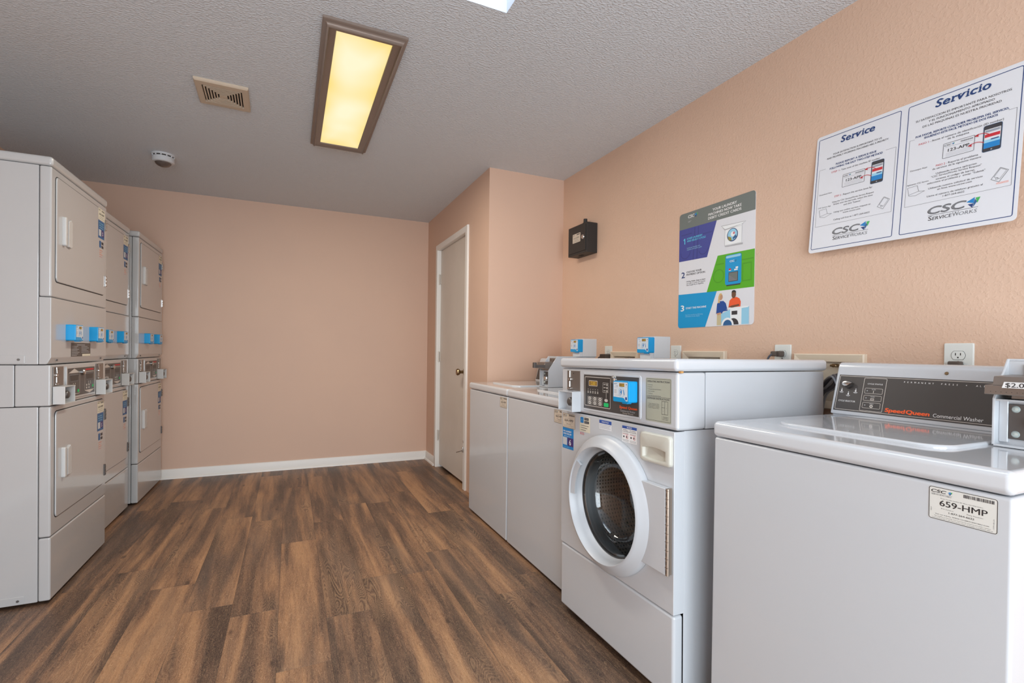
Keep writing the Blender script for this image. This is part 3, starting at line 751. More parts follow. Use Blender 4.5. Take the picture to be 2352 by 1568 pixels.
# ================================================================ TOP-LOADING WASHERS
def top_washer(loc, label, number, top, W_=0.651, small=True, reader=True, price=False, stk='tan'):
    m = m_white
    R = empty('top_loading_washer', loc, -PI/2, label, 'washing machine', 'top-loading washers along the right wall')
    zb = top-0.044
    bm = bmsh(); box(bm, 0.0, W_, 0.0, 0.66, 0.012, zb-0.002, 0.007, 3); put('cabinet', bm, m, R, wn=True)
    for x in (0.05, W_-0.05):
        for y in (0.05, 0.60): bm = bmsh(); lathe(bm, [(0.02, 0.0), (0.02, 0.014)], (x, y, 0), 'z', 12, cap0=True); put('foot', bm, m_black, R)
    bm = bmsh(); box(bm, -0.003, W_+0.003, -0.006, 0.665, zb, top, 0.014, 5); put('top_panel', bm, m_white2, R, wn=True)
    # raised lid
    bm = bmsh()
    t = bmesh.new(); pts = rrect(0.095, 0.500, 0.115, 0.480, 0.055, 8)
    slab(t, pts, -0.0075, 0, 0.006, 4)
    merge(bm, t, 0, Matrix.Translation((0, 0, top)) @ Matrix(((1, 0, 0, 0), (0, 0, 1, 0), (0, 1, 0, 0), (0, 0, 0, 1))) @ Matrix.Scale(1, 4))
    for v in bm.verts: v.co.z = top + (top - v.co.z)
    bmesh.ops.recalc_face_normals(bm, faces=bm.faces)
    put('lid', bm, m_white2, R, wn=True)
    id_sticker(R, W_-0.122 if number == '659-HMP' else W_-0.110, top-0.053, number, stk, big=not small)
    # console
    zc = top+0.004
    prof = [(0.505, zc), (0.545, zc+0.155), (0.549, zc+0.163), (0.558, zc+0.168), (0.640, zc+0.168), (0.652, zc+0.156), (0.656, zc)]
    bm = bmsh(); extx(bm, prof, 0.010, W_-0.006, 0.005, 3); box(bm, 0.016, W_-0.012, 0.512, 0.65, top-0.004, zc+0.006)
    con = put('console', bm, m, R, wn=True)
    # tilted face frame
    a = math.atan2(0.040, 0.155)
    Mt = Matrix.Translation((0, 0.505, zc)) @ Matrix.Rotation(-a, 4, 'X')
    d = Dec(-0.0002)
    if price:
        d.poly([(0.0185, 0.0125), (0.640, 0.0125), (0.640, 0.1315), (0.0205, 0.1315)], m_pan, 1)
        d.frame(0.0225, 0.70, 0.0165, 0.1285, 0.0014, 'outline', 2, 0.003)
        d.frame(0.0985, 0.1635, 0.0195, 0.1250, 0.0013, 'outline', 2, 0.003)
        d.text('CYCLE STATUS', 0.1105, 0.1040, 0.0042, 'white', 2, w=0.043, bold=0.01)
        d.text('CYCLE SELECTOR', 0.0305, 0.0430, 0.0052, 'white', 2, w=0.052, bold=0.01)
        for k, (z0, z1, tx) in enumerate(((0.0750, 0.0925, 'IN USE'), (0.0520, 0.0695, 'RINSE'), (0.0285, 0.0470, 'SPIN'))):
            d.frame(0.1050, 0.1565, z0, z1, 0.0010, 'outline', 2, 0.003); d.disc(0.1125, (z0+z1)/2, 0.0018, 'lgrey', 2, 12)
            d.text(tx, 0.1310, z1-0.0052, 0.0022, 'white', 2, align='C', w=0.011)
        d.rect(0.1300, 0.1318, 0.0775, 0.0850, 'outline', 2)
        d.frame(0.1255, 0.1360, 0.0540, 0.0610, 0.0012, 'outline', 2, 0.0015); d.line((0.127, 0.0575), (0.135, 0.0575), 0.001, 'outline', 2)
        d.arc(0.1312, 0.0355, 0.0048, 0.0030, 'outline', 2)
        for x, z in ((0.0355, 0.079), (0.0575, 0.069), (0.0785, 0.080)):
            d.disc(x, z, 0.0026, 'white', 2, 12); d.frame(x-0.0012, x+0.0012, z, z+0.008, 0.0007, 'white', 2, 0.0008); d.line((x-0.006, z-0.005), (x+0.006, z-0.005), 0.0015, 'white', 2)
            d.line((x-0.004, z-0.0075), (x+0.004, z-0.0075), 0.0010, 'lgrey', 2)
        x = 0.209
        for wd, (xa, xb) in (('PERMANENT', (0.209, 0.283)), ('PRESS', (0.300, 0.3387)), ('ALL', (0.3765, 0.397))):
            n = len(wd); st = (xb-xa-0.004)/(n-1)
            for i, c in enumerate(wd): d.text(c, xa+i*st, 0.1158, 0.0043, 'white', 2, bold=0.02)
        d.disc(0.356, 0.1178, 0.0013, 'white', 2, 10)
        d.text('Speed', 0.1715, 0.0236, 0.0112, 'orange', 2, w=0.052, bold=0.055, res=4, shear=0.05); d.text('Queen', 0.2268, 0.0236, 0.0112, 'orange', 2, w=0.057, bold=0.055, res=4, shear=0.05)
        d.text('Commercial Washer', 0.2925, 0.0226, 0.0102, 'white', 2, w=0.1095, res=4)
    else:
        d.rect(0.0185, 0.50, 0.0125, 0.1315, m_pan, 1)
    f = d.build('control_face', con); f.matrix_local = Mt
    if price:
        bm = bmsh(); pts = [(0.0575+0.013*math.cos(t_), 0.1015+0.010*math.sin(t_)) for t_ in [i*PI/8 for i in range(2, 15)]]+[(0.0665, 0.1065)]
        pts = [(0.0525+0.011*math.cos(t_), 0.1000+0.0085*math.sin(t_)) for t_ in [math.radians(q) for q in range(70, 300, 20)]]+[(0.072, 0.104)]
        slab(bm, pts, -0.017, 0.0, 0.0015, 2, mi=0); lathe(bm, [(0.0, -0.010), (0.011, -0.010), (0.012, -0.001)], (0.056, 0, 0.098), 'y', 24, mi=1)
        k = put('selector_knob', bm, [m_chrome, m_pand], con); k.matrix_local = Mt
        bm = bmsh(); lathe(bm, [(0.0, -0.003), (0.0035, -0.003), (0.005, 0.0), (0.005, 0.004)], (0.308, 0, 0.1490), 'y', 14); k = put('screw', bm, m_brass, con); k.matrix_local = Mt
    # coin meter
    xa, xb = 0.507, 0.624
    zt = top+0.192
    prof = [(0.282, top+0.001), (0.282, top+0.105), (0.342, zt), (0.62, zt), (0.62, top+0.001)]
    bm = bmsh(); th = 0.005
    extx(bm, prof, xa, xa+th, 0.0015, 2); extx(bm, prof, xb-th, xb, 0.0015, 2)
    box(bm, xa, xb, 0.342, 0.62, zt-th, zt, 0.0015, 2); box(bm, xa, xb, 0.282, 0.62, top+0.001, top+0.001+th, 0.0015, 2); box(bm, xa+th, xb-th, 0.284, 0.312, top+0.1, top+0.104)
    box(bm, xa+th, xb-th, 0.308, 0.313, top+0.006, top+0.104); box(bm, xa+th, xb-th, 0.340, 0.345, top+0.104, zt-th)
    box(bm, xa+th, xa+0.020, 0.300, 0.309, top+0.010, top+0.1, 0.001, 1)
    cb = put('coin_meter', bm, m, R, wn=True)
    bm = bmsh(); box(bm, xa+0.020, xb-th, 0.302, 0.309, top+0.018, top+0.094, 0.001, 1)
    pl_ = put('lock_plate', bm, m_steeld, cb, wn=True)
    for xx in (xa+0.032, xb-0.017):
        for zz in (top+0.029, top+0.083):
            bm = bmsh(); lathe(bm, [(0.0, -0.005), (0.005, -0.0035), (0.0075, 0.0)], (xx, 0.302, zz), 'y', 16); put('rivet', bm, mat('pale_rivet', (190, 200, 196), 0.2, 0.3), cb)
    bm = bmsh(); lathe(bm, [(0.0, -0.022), (0.012, -0.022), (0.017, -0.016), (0.019, -0.004), (0.019, 0.0)], (xb-0.044, 0.302, top+0.056), 'y', 28); put('lock', bm, m_chrome, cb)
    # coin slide
    sx0 = xa-0.003
    bm = bmsh(); extx(bm, [(0.254, top+0.115), (0.256, top+0.135), (0.341, top+0.135), (0.341, top+0.115)], sx0, xb-0.006, 0.001, 1); extx(bm, [(0.2565, top+0.1345), (0.261, top+0.154), (0.341, top+0.157), (0.341, top+0.1345)], xa+0.010, xb-0.006, 0.001, 1)
    box(bm, xa+0.03, xb-0.01, 0.285, 0.335, top+0.106, top+0.120, 0.001, 1)
    sl = put('coin_slide', bm, m_steel, cb, wn=True)
    bm = bmsh(); box(bm, xb-0.018, xb-0.002, 0.195, 0.262, top+0.122, top+0.140, 0.002, 2); box(bm, xb-0.022, xb+0.002, 0.183, 0.202, top+0.121, top+0.154, 0.003, 2)
    put('slide_handle', bm, m_steeld, sl, wn=True)
    bm = bmsh(); box(bm, xa+0.032, xb-0.008, 0.335, 0.3395, top+0.150, zt-0.012, 0.001, 1)
    for q in (0.02, 0.05): lathe(bm, [(0.003, -0.0012), (0.003, 0)], (xa+0.032+q, 0.335, zt-0.024), 'y', 10, mi=1, cap0=True)
    put('slide_plate', bm, [m_steel, m_gap], cb, wn=True)
    if price:
        d = Dec(0.0, 0.0003)
        d.poly([(0.026, -0.0045), (0.095, -0.0045), (0.095, 0.0085), (0.029, 0.0085)], 'white', 1); d.text('$2.00', 0.0315, -0.0025, 0.0092, 'black', 2, w=0.038, bold=0.008, res=4)
        for k in range(9): d.rect(0.008+k*0.0085, 0.0092+k*0.0085, -0.0140, -0.0130, 'black', 1.5)
        st_ = d.build('price_sticker', sl); st_.matrix_local = Matrix.Translation((xa, 0.2548, top+0.1345)) @ Matrix.Rotation(-math.radians(8), 4, 'X')
    if reader:
        zr = 1.115
        bm = bmsh(); slab(bm, rrect(0.538, 0.632, zt-0.002, zr+0.084, 0.006), 0.520, 0.622, 0.004, 2); box(bm, 0.545, 0.626, 0.500, 0.530, zt-0.002, zr+0.002, 0.003, 2)
        put('reader_housing', bm, m_plast, R, wn=True)
        card_reader(R, 0.538, zr, 0.520, 0.094, 0.079, 0.034)
    return R
W1 = top_washer((1.1502, 3.247, 0), 'far white top-loading washer against the return wall, card reader above its coin meter', '662-HMP', 0.895)
W2 = top_washer((1.1502, 2.585, 0), 'white top-loading washer wedged behind the front loader, sticker half hidden by its drawer', '663-HMP', 0.895)
W4 = top_washer((1.1248, 1.0522, 0), 'closest white top-loading washer with dark printed console and $2.00 coin slide', '659-HMP', 0.9195, W_=0.648, small=False, reader=False, price=True, stk='stk')

# ================================================================ FRONT-LOADING WASHER
def front_washer():
    m = m_white; W_ = 0.690
    R = empty('front_loading_washer', (1.0783, 1.837, -0.0066), -PI/2, 'white front-loading washer with round glass door and digital control panel', 'washing machine', tilt=0.0145)
    CX_, CZ_ = 0.355, 0.560
    # cabinet shell, open at the front behind the panel
    bm = bmsh(); y0, y1, z0, z1 = 0.041, 0.695, 0.030, 0.870
    P = [(0, 0)]
    box(bm, 0, 0.004, y0, y1, z0, z1, 0.001, 1); box(bm, W_-0.008, W_-0.004, y0, y1, z0, z1, 0.001, 1); box(bm, 0.004, W_-0.008, y1-0.004, y1, z0, z1); box(bm, 0.004, W_-0.008, y0, y1, z0, z0+0.004); box(bm, 0.004, W_-0.008, y0, y1, z1-0.004, z1)
    put('cabinet', bm, m, R, wn=True)
    # front panel with round hole
    bm = bmsh(); n = 96; RH = 0.236
    x0, x1, zz0, zz1 = 0.0, W_-0.004, 0.304, 0.868
    angs = [2*PI*i/n for i in range(n)]
    for cx_, cz_ in ((x0, zz0), (x1, zz0), (x1, zz1), (x0, zz1)): angs.append(math.atan2(cz_-CZ_, cx_-CX_) % (2*PI))
    angs = sorted(set(round(a, 6) for a in angs))
    out, inn = [], []
    for a in angs:
        c, s = math.cos(a), math.sin(a); k = 1e9
        if c > 1e-9: k = min(k, (x1-CX_)/c)
        if c < -1e-9: k = min(k, (x0-CX_)/c)
        if s > 1e-9: k = min(k, (zz1-CZ_)/s)
        if s < -1e-9: k = min(k, (zz0-CZ_)/s)
        out.append((CX_+c*k, CZ_+s*k)); inn.append((CX_+RH*c, CZ_+RH*s))
    vo = [bm.verts.new((x, 0, z)) for x, z in out]; vi = [bm.verts.new((x, 0, z)) for x, z in inn]
    vob = [bm.verts.new((x, 0.040, z)) for x, z in out]; vib = [bm.verts.new((x, 0.040, z)) for x, z in inn]
    N_ = len(angs); fe = []
    for i in range(N_):
        j = (i+1) % N_
        bm.faces.new((vo[i], vo[j], vi[j], vi[i])); bm.faces.new((vob[j], vob[i], vib[i], vib[j])); bm.faces.new((vo[j], vo[i], vob[i], vob[j])); bm.faces.new((vi[i], vi[j], vib[j], vib[i]))
    bmesh.ops.recalc_face_normals(bm, faces=bm.faces)
    oe = [e for e in bm.edges if all(abs(v.co.y) < 1e-6 for v in e.verts) and (e.verts[0] in vo and e.verts[1] in vo)]
    ve = [e for e in bm.edges if e.verts[0].co.xz == e.verts[1].co.xz and (e.verts[0] in vo or e.verts[1] in vo) and any(abs(e.verts[0].co.x-a)+abs(e.verts[0].co.z-b) < 1e-6 for a, b in ((x0, zz0), (x1, zz0), (x1, zz1), (x0, zz1)))]
    bmesh.ops.bevel(bm, geom=oe+ve, offset=0.010, segments=4, profile=0.5, affect='EDGES', clamp_overlap=True)
    put('front_panel', bm, m, R, wn=True)
    # kick panel
    bm = bmsh(); box(bm, 0.0, W_-0.004, 0.0, 0.040, 0.036, 0.300, 0.010, 4); put('lower_panel', bm, m, R, wn=True)
    bm = bmsh(); box(bm, 0.015, W_-0.02, 0.030, 0.66, 0.018, 0.045, 0.004, 2); put('base', bm, mat('base_taupe', (150, 136, 130), 0.5), R, wn=True)
    for x in (0.06, W_-0.06):
        for y in (0.07, 0.62): bm = bmsh(); lathe(bm, [(0.022, 0.004), (0.022, 0.02)], (x, y, 0.0), 'z', 14, cap0=True); put('foot', bm, m_black, R)
    # control head
    bm = bmsh(); box(bm, 0.0, W_+0.008, 0.0, 0.118, 0.8725, 1.0525, 0.010, 4); head = put('control_head', bm, m, R, wn=True)
    bm = bmsh(); box(bm, 0.002, W_+0.004, 0.120, 0.695, 0.8725, 1.0525, 0.004, 2); put('rear_head_panel', bm, m, R, wn=True)
    bm = bmsh(); box(bm, -0.004, W_+0.014, -0.010, 0.703, 1.0545, 1.0945, 0.013, 5); put('top_cover', bm, m_white2, R, wn=True)
    bm = bmsh(); box(bm, W_+0.004, W_+0.012, 0.008, 0.020, 1.050, 1.056); put('rust_spot', bm, mat('rust', (190, 140, 80), 0.8), head)
    # panel
    bm = bmsh(); slab(bm, rrect(0.173, 0.530, 0.888, 1.037, 0.010), -0.003, 0.004, 0.002, 2); cp = put('control_panel', bm, m, R, wn=True)
    d = Dec(-0.003)
    d.rect(0.180, 0.521, 0.896, 1.0295, m_pan, 1)
    d.frame(0.188, 0.359, 0.907, 1.0215, 0.0022, 'outline', 2, 0.004); d.rect(0.191, 0.356, 0.910, 1.0185, m_pand, 2)
    d.rect(0.216, 0.276, 0.986, 1.0075, 'outline', 3, 0.003); d.rect(0.218, 0.274, 0.988, 1.0055, 'amber', 4); d.text('2.00', 0.248, 0.990, 0.0125, 'led', 5, w=0.026, align='C')
    for i in range(5):
        x = 0.212+i*0.0165; d.poly([(x-0.003, 0.9715), (x+0.003, 0.9715), (x, 0.9745)], 'btn', 3); d.rect(x-0.004, x+0.004, 0.963, 0.966, 'btn', 3); d.rect(x-0.004, x+0.004, 0.958, 0.961, 'btn', 3)
    for j in range(2):
        for i in range(3):
            x = 0.2235+i*0.035; z = 0.9375-j*0.0165
            d.frame(x-0.015, x+0.015, z-0.0075, z+0.0075, 0.0012, 'btn', 3, 0.002); d.disc(x, z, 0.011, 'btn', 3, 16, 0.0058); d.line((x-0.006, z), (x+0.006, z), 0.0018, 'dark', 4)
    d.rect(0.318, 0.348, 0.913, 0.9275, 'gbtn', 3, 0.003); d.disc(0.333, 0.937, 0.011, 'btn', 3, 16, 0.0058)
    d.frame(0.3105, 0.3465, 0.966, 1.0025, 0.0013, 'btn', 3, 0.002)
    for k in range(3): d.rect(0.316, 0.330, 0.9945-k*0.0115, 0.997-k*0.0115, 'btn', 3); d.rect(0.334, 0.342, 0.992-k*0.0115, 0.9985-k*0.0115, 'btn', 3)
    d.line((0.333, 0.945), (0.333, 0.966), 0.002, 'btn', 3)
    d.text('Speed Queen', 0.4145, 0.9175, 0.0085, 'orange', 2, w=0.097, bold=0.045, shear=0.05, res=3)
    d.text('Commercial Washer', 0.4190, 0.9060, 0.0070, 'lgrey', 2, w=0.083, bold=0.01, res=3); d.text('Energy Efficient', 0.4335, 0.8995, 0.0042, 'outline', 2, w=0.058, bold=0.01)
    d.build('control_face', cp)
    bm = bmsh(); lathe(bm, [(0.0, -0.014), (0.010, -0.014), (0.014, -0.010), (0.015, -0.003)], (0.382, 0, 1.0165), 'y', 24); put('lock', bm, m_chrome, cp)
    card_reader(R, 0.424, 0.943, -0.004, 0.089, 0.073, 0.036, res=3)
    coin_slot(R, 0.048, 0.960, 0.101, 0.082)
    coin_drawer(R, 0.042, 0.876, 0.112, 0.082, 0.042)
    # instruction plate
    d = Dec(0.0); d.rect(0.552, 0.672, 0.890, 1.0315, 'plate', 1, 0.004); d.frame(0.5555, 0.6695, 0.894, 1.0285, 0.0008, 'dark', 2, 0.003)
    d.text('OPERATING INSTRUCTIONS', 0.5595, 1.0172, 0.0058, 'dark', 2, w=0.1055, bold=0.02)
    for k, s_ in enumerate(('1. Load Laundry', '2. Close Door', '3. Add Supplies (See Instructions Below)', '4. Select Cycle/Wash', '5. Add Payment', '6. Press START (Once Start Is Chosen)')):
        d.text(s_, 0.5610, 1.0075-k*0.0070, 0.0028, 'dark', 2)
    d.line((0.5560, 0.9705), (0.6690, 0.9705), 0.0008, 'dark', 2)
    d.text('DISPENSER INSTRUCTIONS', 0.5590, 0.9625, 0.0056, 'dark', 2, w=0.105, bold=0.02)
    for k, s_ in enumerate(('1. Open Dispenser Door', '2. Add Detergent to larger', '   Compartment as indicated', '3. Close Dispenser Door')): d.text(s_, 0.5640, 0.9465-k*0.0045, 0.0026, 'dark', 2, w=0.054)
    d.frame(0.629, 0.6575, 0.917, 0.9590, 0.0010, 'dark', 2, 0.001); d.line((0.643, 0.917), (0.643, 0.959), 0.0009, 'dark', 2); d.line((0.629, 0.939), (0.643, 0.939), 0.0009, 'dark', 2)
    d.text('1', 0.6345, 0.946, 0.0030, 'dark', 2); d.text('2', 0.6345, 0.926, 0.0030, 'dark', 2); d.text('3', 0.649, 0.936, 0.0030, 'dark', 2)
    for k, s_ in enumerate(('1. Detergent', '2. Liquid Bleach', '3. Fabric Softener')): d.text(s_, 0.6300, 0.9085-k*0.0044, 0.0026, 'dark', 2, w=0.030)
    d.build('instruction_plate', R)
    # stickers
    id_sticker(R, 0.009, 0.8590, '664-HMP', 'tan')
    d = Dec(0.0); d.rect(0.010, 0.099, 0.709, 0.797, 'blue', 1); d.text('PAY LAUNDRY', 0.016, 0.779, 0.0068, 'white', 2, w=0.066, bold=0.03); d.text('WITH THE APP', 0.016, 0.768, 0.0068, 'white', 2, w=0.066, bold=0.03); d.text('www.cscpay.com', 0.022, 0.760, 0.0035, 'white', 2, w=0.05)
    d.rect(0.013, 0.047, 0.724, 0.756, 'qr', 2); d.rect(0.051, 0.097, 0.722, 0.757, 'purple', 2); d.text('6', 0.065, 0.727, 0.023, 'white', 3, bold=0.015, res=4)
    d.text('use code at payment', 0.016, 0.7135, 0.004, 'lblue', 2, w=0.05); d.build('app_sticker', R)
    d = Dec(0.0); d.rect(0.146, 0.222, 0.798, 0.859, 'beige', 1, 0.002); d.rect(0.151, 0.175, 0.833, 0.857, 'blue', 2, 0.004); d.text('CSC', 0.1635, 0.843, 0.005, 'lblue', 3, align='C', res=1)
    d.rect(0.180, 0.212, 0.846, 0.856, 'dark', 2, 0.002); d.text('Mobile', 0.183, 0.849, 0.005, 'lgrey', 3, w=0.026); d.rect(0.180, 0.214, 0.833, 0.843, 'dark', 2, 0.002); d.text('Phone', 0.184, 0.836, 0.005, 'lgrey', 3, w=0.026)
    for k in range(3): d.disc(0.153, 0.823-k*0.009, 0.0016, 'green', 2, 8); d.line((0.158, 0.823-k*0.009), (0.212-k*0.01, 0.823-k*0.009), 0.0016, 'dark', 2)
    d.rect(0.151, 0.157, 0.786, 0.795, 'pink', 2); 
    for k in range(3): d.line((0.160, 0.794-k*0.0035), (0.180, 0.794-k*0.0035), 0.0014, 'pink', 2)
    d.build('payment_sticker', R)
    d = Dec(0.0); d.rect(0.284, 0.364, 0.826, 0.862, 'paper', 1); d.rect(0.285, 0.363, 0.848, 0.861, 'noticeblue', 2); d.text('NOTICE', 0.324, 0.8515, 0.0058, 'paper', 3, w=0.042, align='C', bold=0.02)
    for k in range(3): d.line((0.287, 0.843-k*0.0055), (0.357-(k % 2)*0.006, 0.843-k*0.0055), 0.0016, 'lgrey', 2)
    d.build('notice_sticker', R)
    d = Dec(0.0); d.rect(0.427, 0.507, 0.800, 0.857, 'white', 1); d.rect(0.427, 0.507, 0.8475, 0.857, 'noticeblue', 2); d.text('NOTICE', 0.467, 0.8500, 0.0048, 'white', 3, w=0.026, align='C', bold=0.03)
    d.text('MAXIMUM   /   IMPORTANTE', 0.467, 0.8410, 0.0034, 'dark', 2, w=0.070, align='C', bold=0.02, res=1); d.text('NO HAY DINERO EN ESTA MAQUINA', 0.467, 0.8355, 0.0034, 'dark', 2, w=0.074, align='C', bold=0.02, res=1)
    for i in range(2):
        x = 0.430+i*0.040
        for k in range(2): d.line((x, 0.831-k*0.003), (x+0.032, 0.831-k*0.003), 0.0012, 'pink' if k else 'grey', 2)
        d.rect(x+0.003, x+0.010, 0.816, 0.822, 'dark', 2); d.arc(x+0.024, 0.819, 0.0065, 0.0013, 'red', 2, n=16); d.disc(x+0.023, 0.819, 0.003, 'dark', 3, 10)
        for k in range(3): d.line((x, 0.809-k*0.003), (x+0.034, 0.809-k*0.003), 0.0012, 'lgrey', 2)
    d.build('notice_sticker', R)
    # dispenser
    rim0 = [(0.550+0.112*i/20, 0.8035+0.007*math.sin(PI*i/20)) for i in range(21)]+[(0.662-0.112*i/20, 0.772-0.006*math.sin(PI*i/20)) for i in range(21)]
    c0 = (0.606, 0.786)
    def ray_hit(poly, c, a):
        dx, dz = math.cos(a), math.sin(a); best = None
        for p, q in zip(poly, poly[1:]+poly[:1]):
            ex, ez = q[0]-p[0], q[1]-p[1]; den = dx*ez-dz*ex
            if abs(den) < 1e-12: continue
            t_ = ((p[0]-c[0])*ez-(p[1]-c[1])*ex)/den; u_ = ((p[0]-c[0])*dz-(p[1]-c[1])*dx)/den
            if t_ > 0 and -1e-6 <= u_ <= 1+1e-6 and (best is None or t_ > best): best = t_
        return (c[0]+dx*best, c[1]+dz*best)
    A_ = [2*PI*i/72 for i in range(72)]
    A_ = sorted(A_+[math.atan2(z-c0[1], x-c0[0]) % (2*PI) for x, z in ((0.5505, 0.8030), (0.6615, 0.8030), (0.6615, 0.7722), (0.5505, 0.7722))])
    rings_ = []
    for (x0_, x1_, za_, zb_, rr_, yy) in ((0.537, 0.680, 0.757, 0.853, 0.010, 0.0), (0.537, 0.680, 0.757, 0.853, 0.010, -0.008), (0.5390, 0.678, 0.759, 0.851, 0.010, -0.0115), (0.543, 0.674, 0.763, 0.847, 0.009, -0.013)):
        P_ = rrect(x0_, x1_, za_, zb_, rr_, 8); rings_.append([(*ray_hit(P_, c0, a), yy) for a in A_])
    for k_, yy in ((1.0, -0.0132), (0.97, -0.0128), (0.93, -0.004), (0.88, -0.001)):
        P_ = [(c0[0]+(x-c0[0])*k_, c0[1]+(z-c0[1])*k_) for x, z in rim0]; rings_.append([(*ray_hit(P_, c0, a), yy) for a in A_])
    bm = bmsh(); RV = [[bm.verts.new((x, y, z)) for x, z, y in r_] for r_ in rings_]
    for a, b in zip(RV, RV[1:]):
        for i in range(len(A_)): j = (i+1) % len(A_); bm.faces.new((a[i], a[j], b[j], b[i]))
    bm.faces.new(RV[-1]); bmesh.ops.recalc_face_normals(bm, faces=bm.faces)
    dp = put('dispenser_drawer', bm, m_ivory, R, ang=50)
    # drum and tub
    m_drum = mat('perforated_drum', (190, 182, 174), 0.32, 0.45)
    Nn, L, b = nodes(m_drum)
    tc = Nn.new('ShaderNodeTexCoord'); sp = Nn.new('ShaderNodeSeparateXYZ'); L.new(tc.outputs['Object'], sp.inputs[0])
    ang = math_n(Nn, L, 'ARCTAN2', math_n(Nn, L, 'SUBTRACT', sp.outputs[2], CZ_), math_n(Nn, L, 'SUBTRACT', sp.outputs[0], CX_))
    cv = Nn.new('ShaderNodeCombineXYZ'); L.new(math_n(Nn, L, 'MULTIPLY', ang, 17.0), cv.inputs[0]); L.new(math_n(Nn, L, 'MULTIPLY', sp.outputs[1], 70.0), cv.inputs[1])
    vo_ = Nn.new('ShaderNodeTexVoronoi'); vo_.inputs['Scale'].default_value = 1.0; vo_.inputs['Randomness'].default_value = 0.0; L.new(cv.outputs[0], vo_.inputs['Vector'])
    mr = Nn.new('ShaderNodeMapRange'); mr.inputs[1].default_value = 0.22; mr.inputs[2].default_value = 0.30; L.new(vo_.outputs['Distance'], mr.inputs[0])
    mx = Nn.new('ShaderNodeMix'); mx.data_type = 'RGBA'; L.new(mr.outputs[0], mx.inputs[0]); mx.inputs[6].default_value = (0.02, 0.018, 0.016, 1); mx.inputs[7].default_value = (*lin((205, 194, 184)), 1); L.new(mx.outputs[2], b.inputs['Base Color'])
    bm = bmsh(); lathe(bm, [(0.215, 0.085), (0.262, 0.095), (0.270, 0.110), (0.270, 0.400), (0.255, 0.425), (0.14, 0.430), (0.11, 0.405), (0.0, 0.400)], (CX_, 0, CZ_), 'y', 64)
    put('drum', bm, m_drum, R)
    bm = bmsh()
    for k in range(3):
        a = math.radians(20+120*k); t = bmesh.new(); box(t, 0.195, 0.268, 0.12, 0.40, -0.025, 0.025, 0.018, 3)
        merge(bm, t, 0, Matrix.Translation((CX_, 0, CZ_)) @ Matrix.Rotation(-a, 4, 'Y'))
    put('drum_lifters', bm, mat('lifter_grey', (130, 124, 118), 0.4), R)
    bm = bmsh(); lathe(bm, [(0.236, 0.030), (0.222, 0.034), (0.205, 0.044), (0.208, 0.060), (0.214, 0.075), (0.216, 0.088)], (CX_, 0, CZ_), 'y', 64); put('door_gasket', bm, m_rub, R)
    # door
    bm = bmsh()
    lathe(bm, [(0.2490, -0.001), (0.2500, -0.010), (0.2475, -0.019), (0.2430, -0.0245), (0.2350, -0.0300), (0.2180, -0.0440), (0.2130, -0.0490), (0.2085, -0.0500), (0.2060, -0.0475), (0.1995, -0.0200), (0.1930, 0.004), (0.1890, 0.008), (0.1890, 0.014), (0.23, 0.014), (0.235, -0.001)], (CX_, 0, CZ_), 'y', 96)
    door = put('door', bm, m_ring, R, ang=50)
    bm = bmsh(); slab(bm, [(0.545, 0.428), (0.672, 0.428), (0.672, 0.694), (0.527, 0.694), (0.560, 0.64), (0.575, 0.60), (0.581, 0.555), (0.575, 0.50)], -0.023, -0.0015, 0.0025, 3); put('hinge_cover', bm, m_white, door, wn=True)
    bm = bmsh(); box(bm, 0.672, 0.6795, -0.021, -0.001, 0.428, 0.694, 0.001, 1); lathe(bm, [(0.0060, 0.428), (0.0060, 0.694)], (0.6780, -0.0175, 0), 'z', 14, cap0=True, cap1=True)
    for k in range(10): z = 0.440+k*0.0262; box(bm, 0.6768, 0.6800, -0.0240, -0.0180, z-0.005, z+0.006, 0.0005, 1, mi=1); box(bm, 0.6725, 0.6838, -0.0237, -0.0160, z+0.0125, z+0.0131, mi=1)
    put('piano_hinge', bm, [m_hsteel, mat('hinge_gap', (84, 70, 60), 0.6, 0.4)], R)
    # handle grip at the ring's far side
    bm = bmsh(); t = bmesh.new()
    prof = [(0.2055, -0.045), (0.2055, -0.036), (0.182, -0.030), (0.180, -0.040)]
    n = 14; rings = []
    for i in range(n+1):
        a = math.radians(140+ 42*i/n); rings.append([t.verts.new((CX_+r*math.cos(a), y, CZ_+r*math.sin(a))) for r, y in prof])
    for A, B in zip(rings, rings[1:]):
        for q in range(4): t.faces.new((A[q], A[(q+1) % 4], B[(q+1) % 4], B[q]))
    t.faces.new(rings[0]); t.faces.new(rings[-1]); bmesh.ops.recalc_face_normals(t, faces=t.faces); merge(bm, t)
    put('door_grip', bm, m_ring, door)
    # glass
    m_glass = bpy.data.materials.new('door_glass'); m_glass.use_nodes = True; g = m_glass.node_tree; g.nodes.clear()
    out_ = g.nodes.new('ShaderNodeOutputMaterial'); mxs = g.nodes.new('ShaderNodeMixShader'); tr = g.nodes.new('ShaderNodeBsdfTransparent'); gl = g.nodes.new('ShaderNodeBsdfGlossy'); fr = g.nodes.new('ShaderNodeFresnel')
    tr.inputs[0].default_value = (0.86, 0.88, 0.88, 1); gl.inputs['Roughness'].default_value = 0.03; fr.inputs[0].default_value = 1.9
    g.links.new(fr.outputs[0], mxs.inputs[0]); g.links.new(tr.outputs[0], mxs.inputs[1]); g.links.new(gl.outputs[0], mxs.inputs[2]); g.links.new(mxs.outputs[0], out_.inputs[0])
    bm = bmsh(); prof = [(0.1892, 0.010), (0.186, 0.006), (0.180, 0.012)]
    for i in range(1, 13):
        a = i/12; prof.append((0.178*math.cos(a*PI/2)**0.8 if i < 12 else 0.0, 0.018+0.105*math.sin(a*PI/2)))
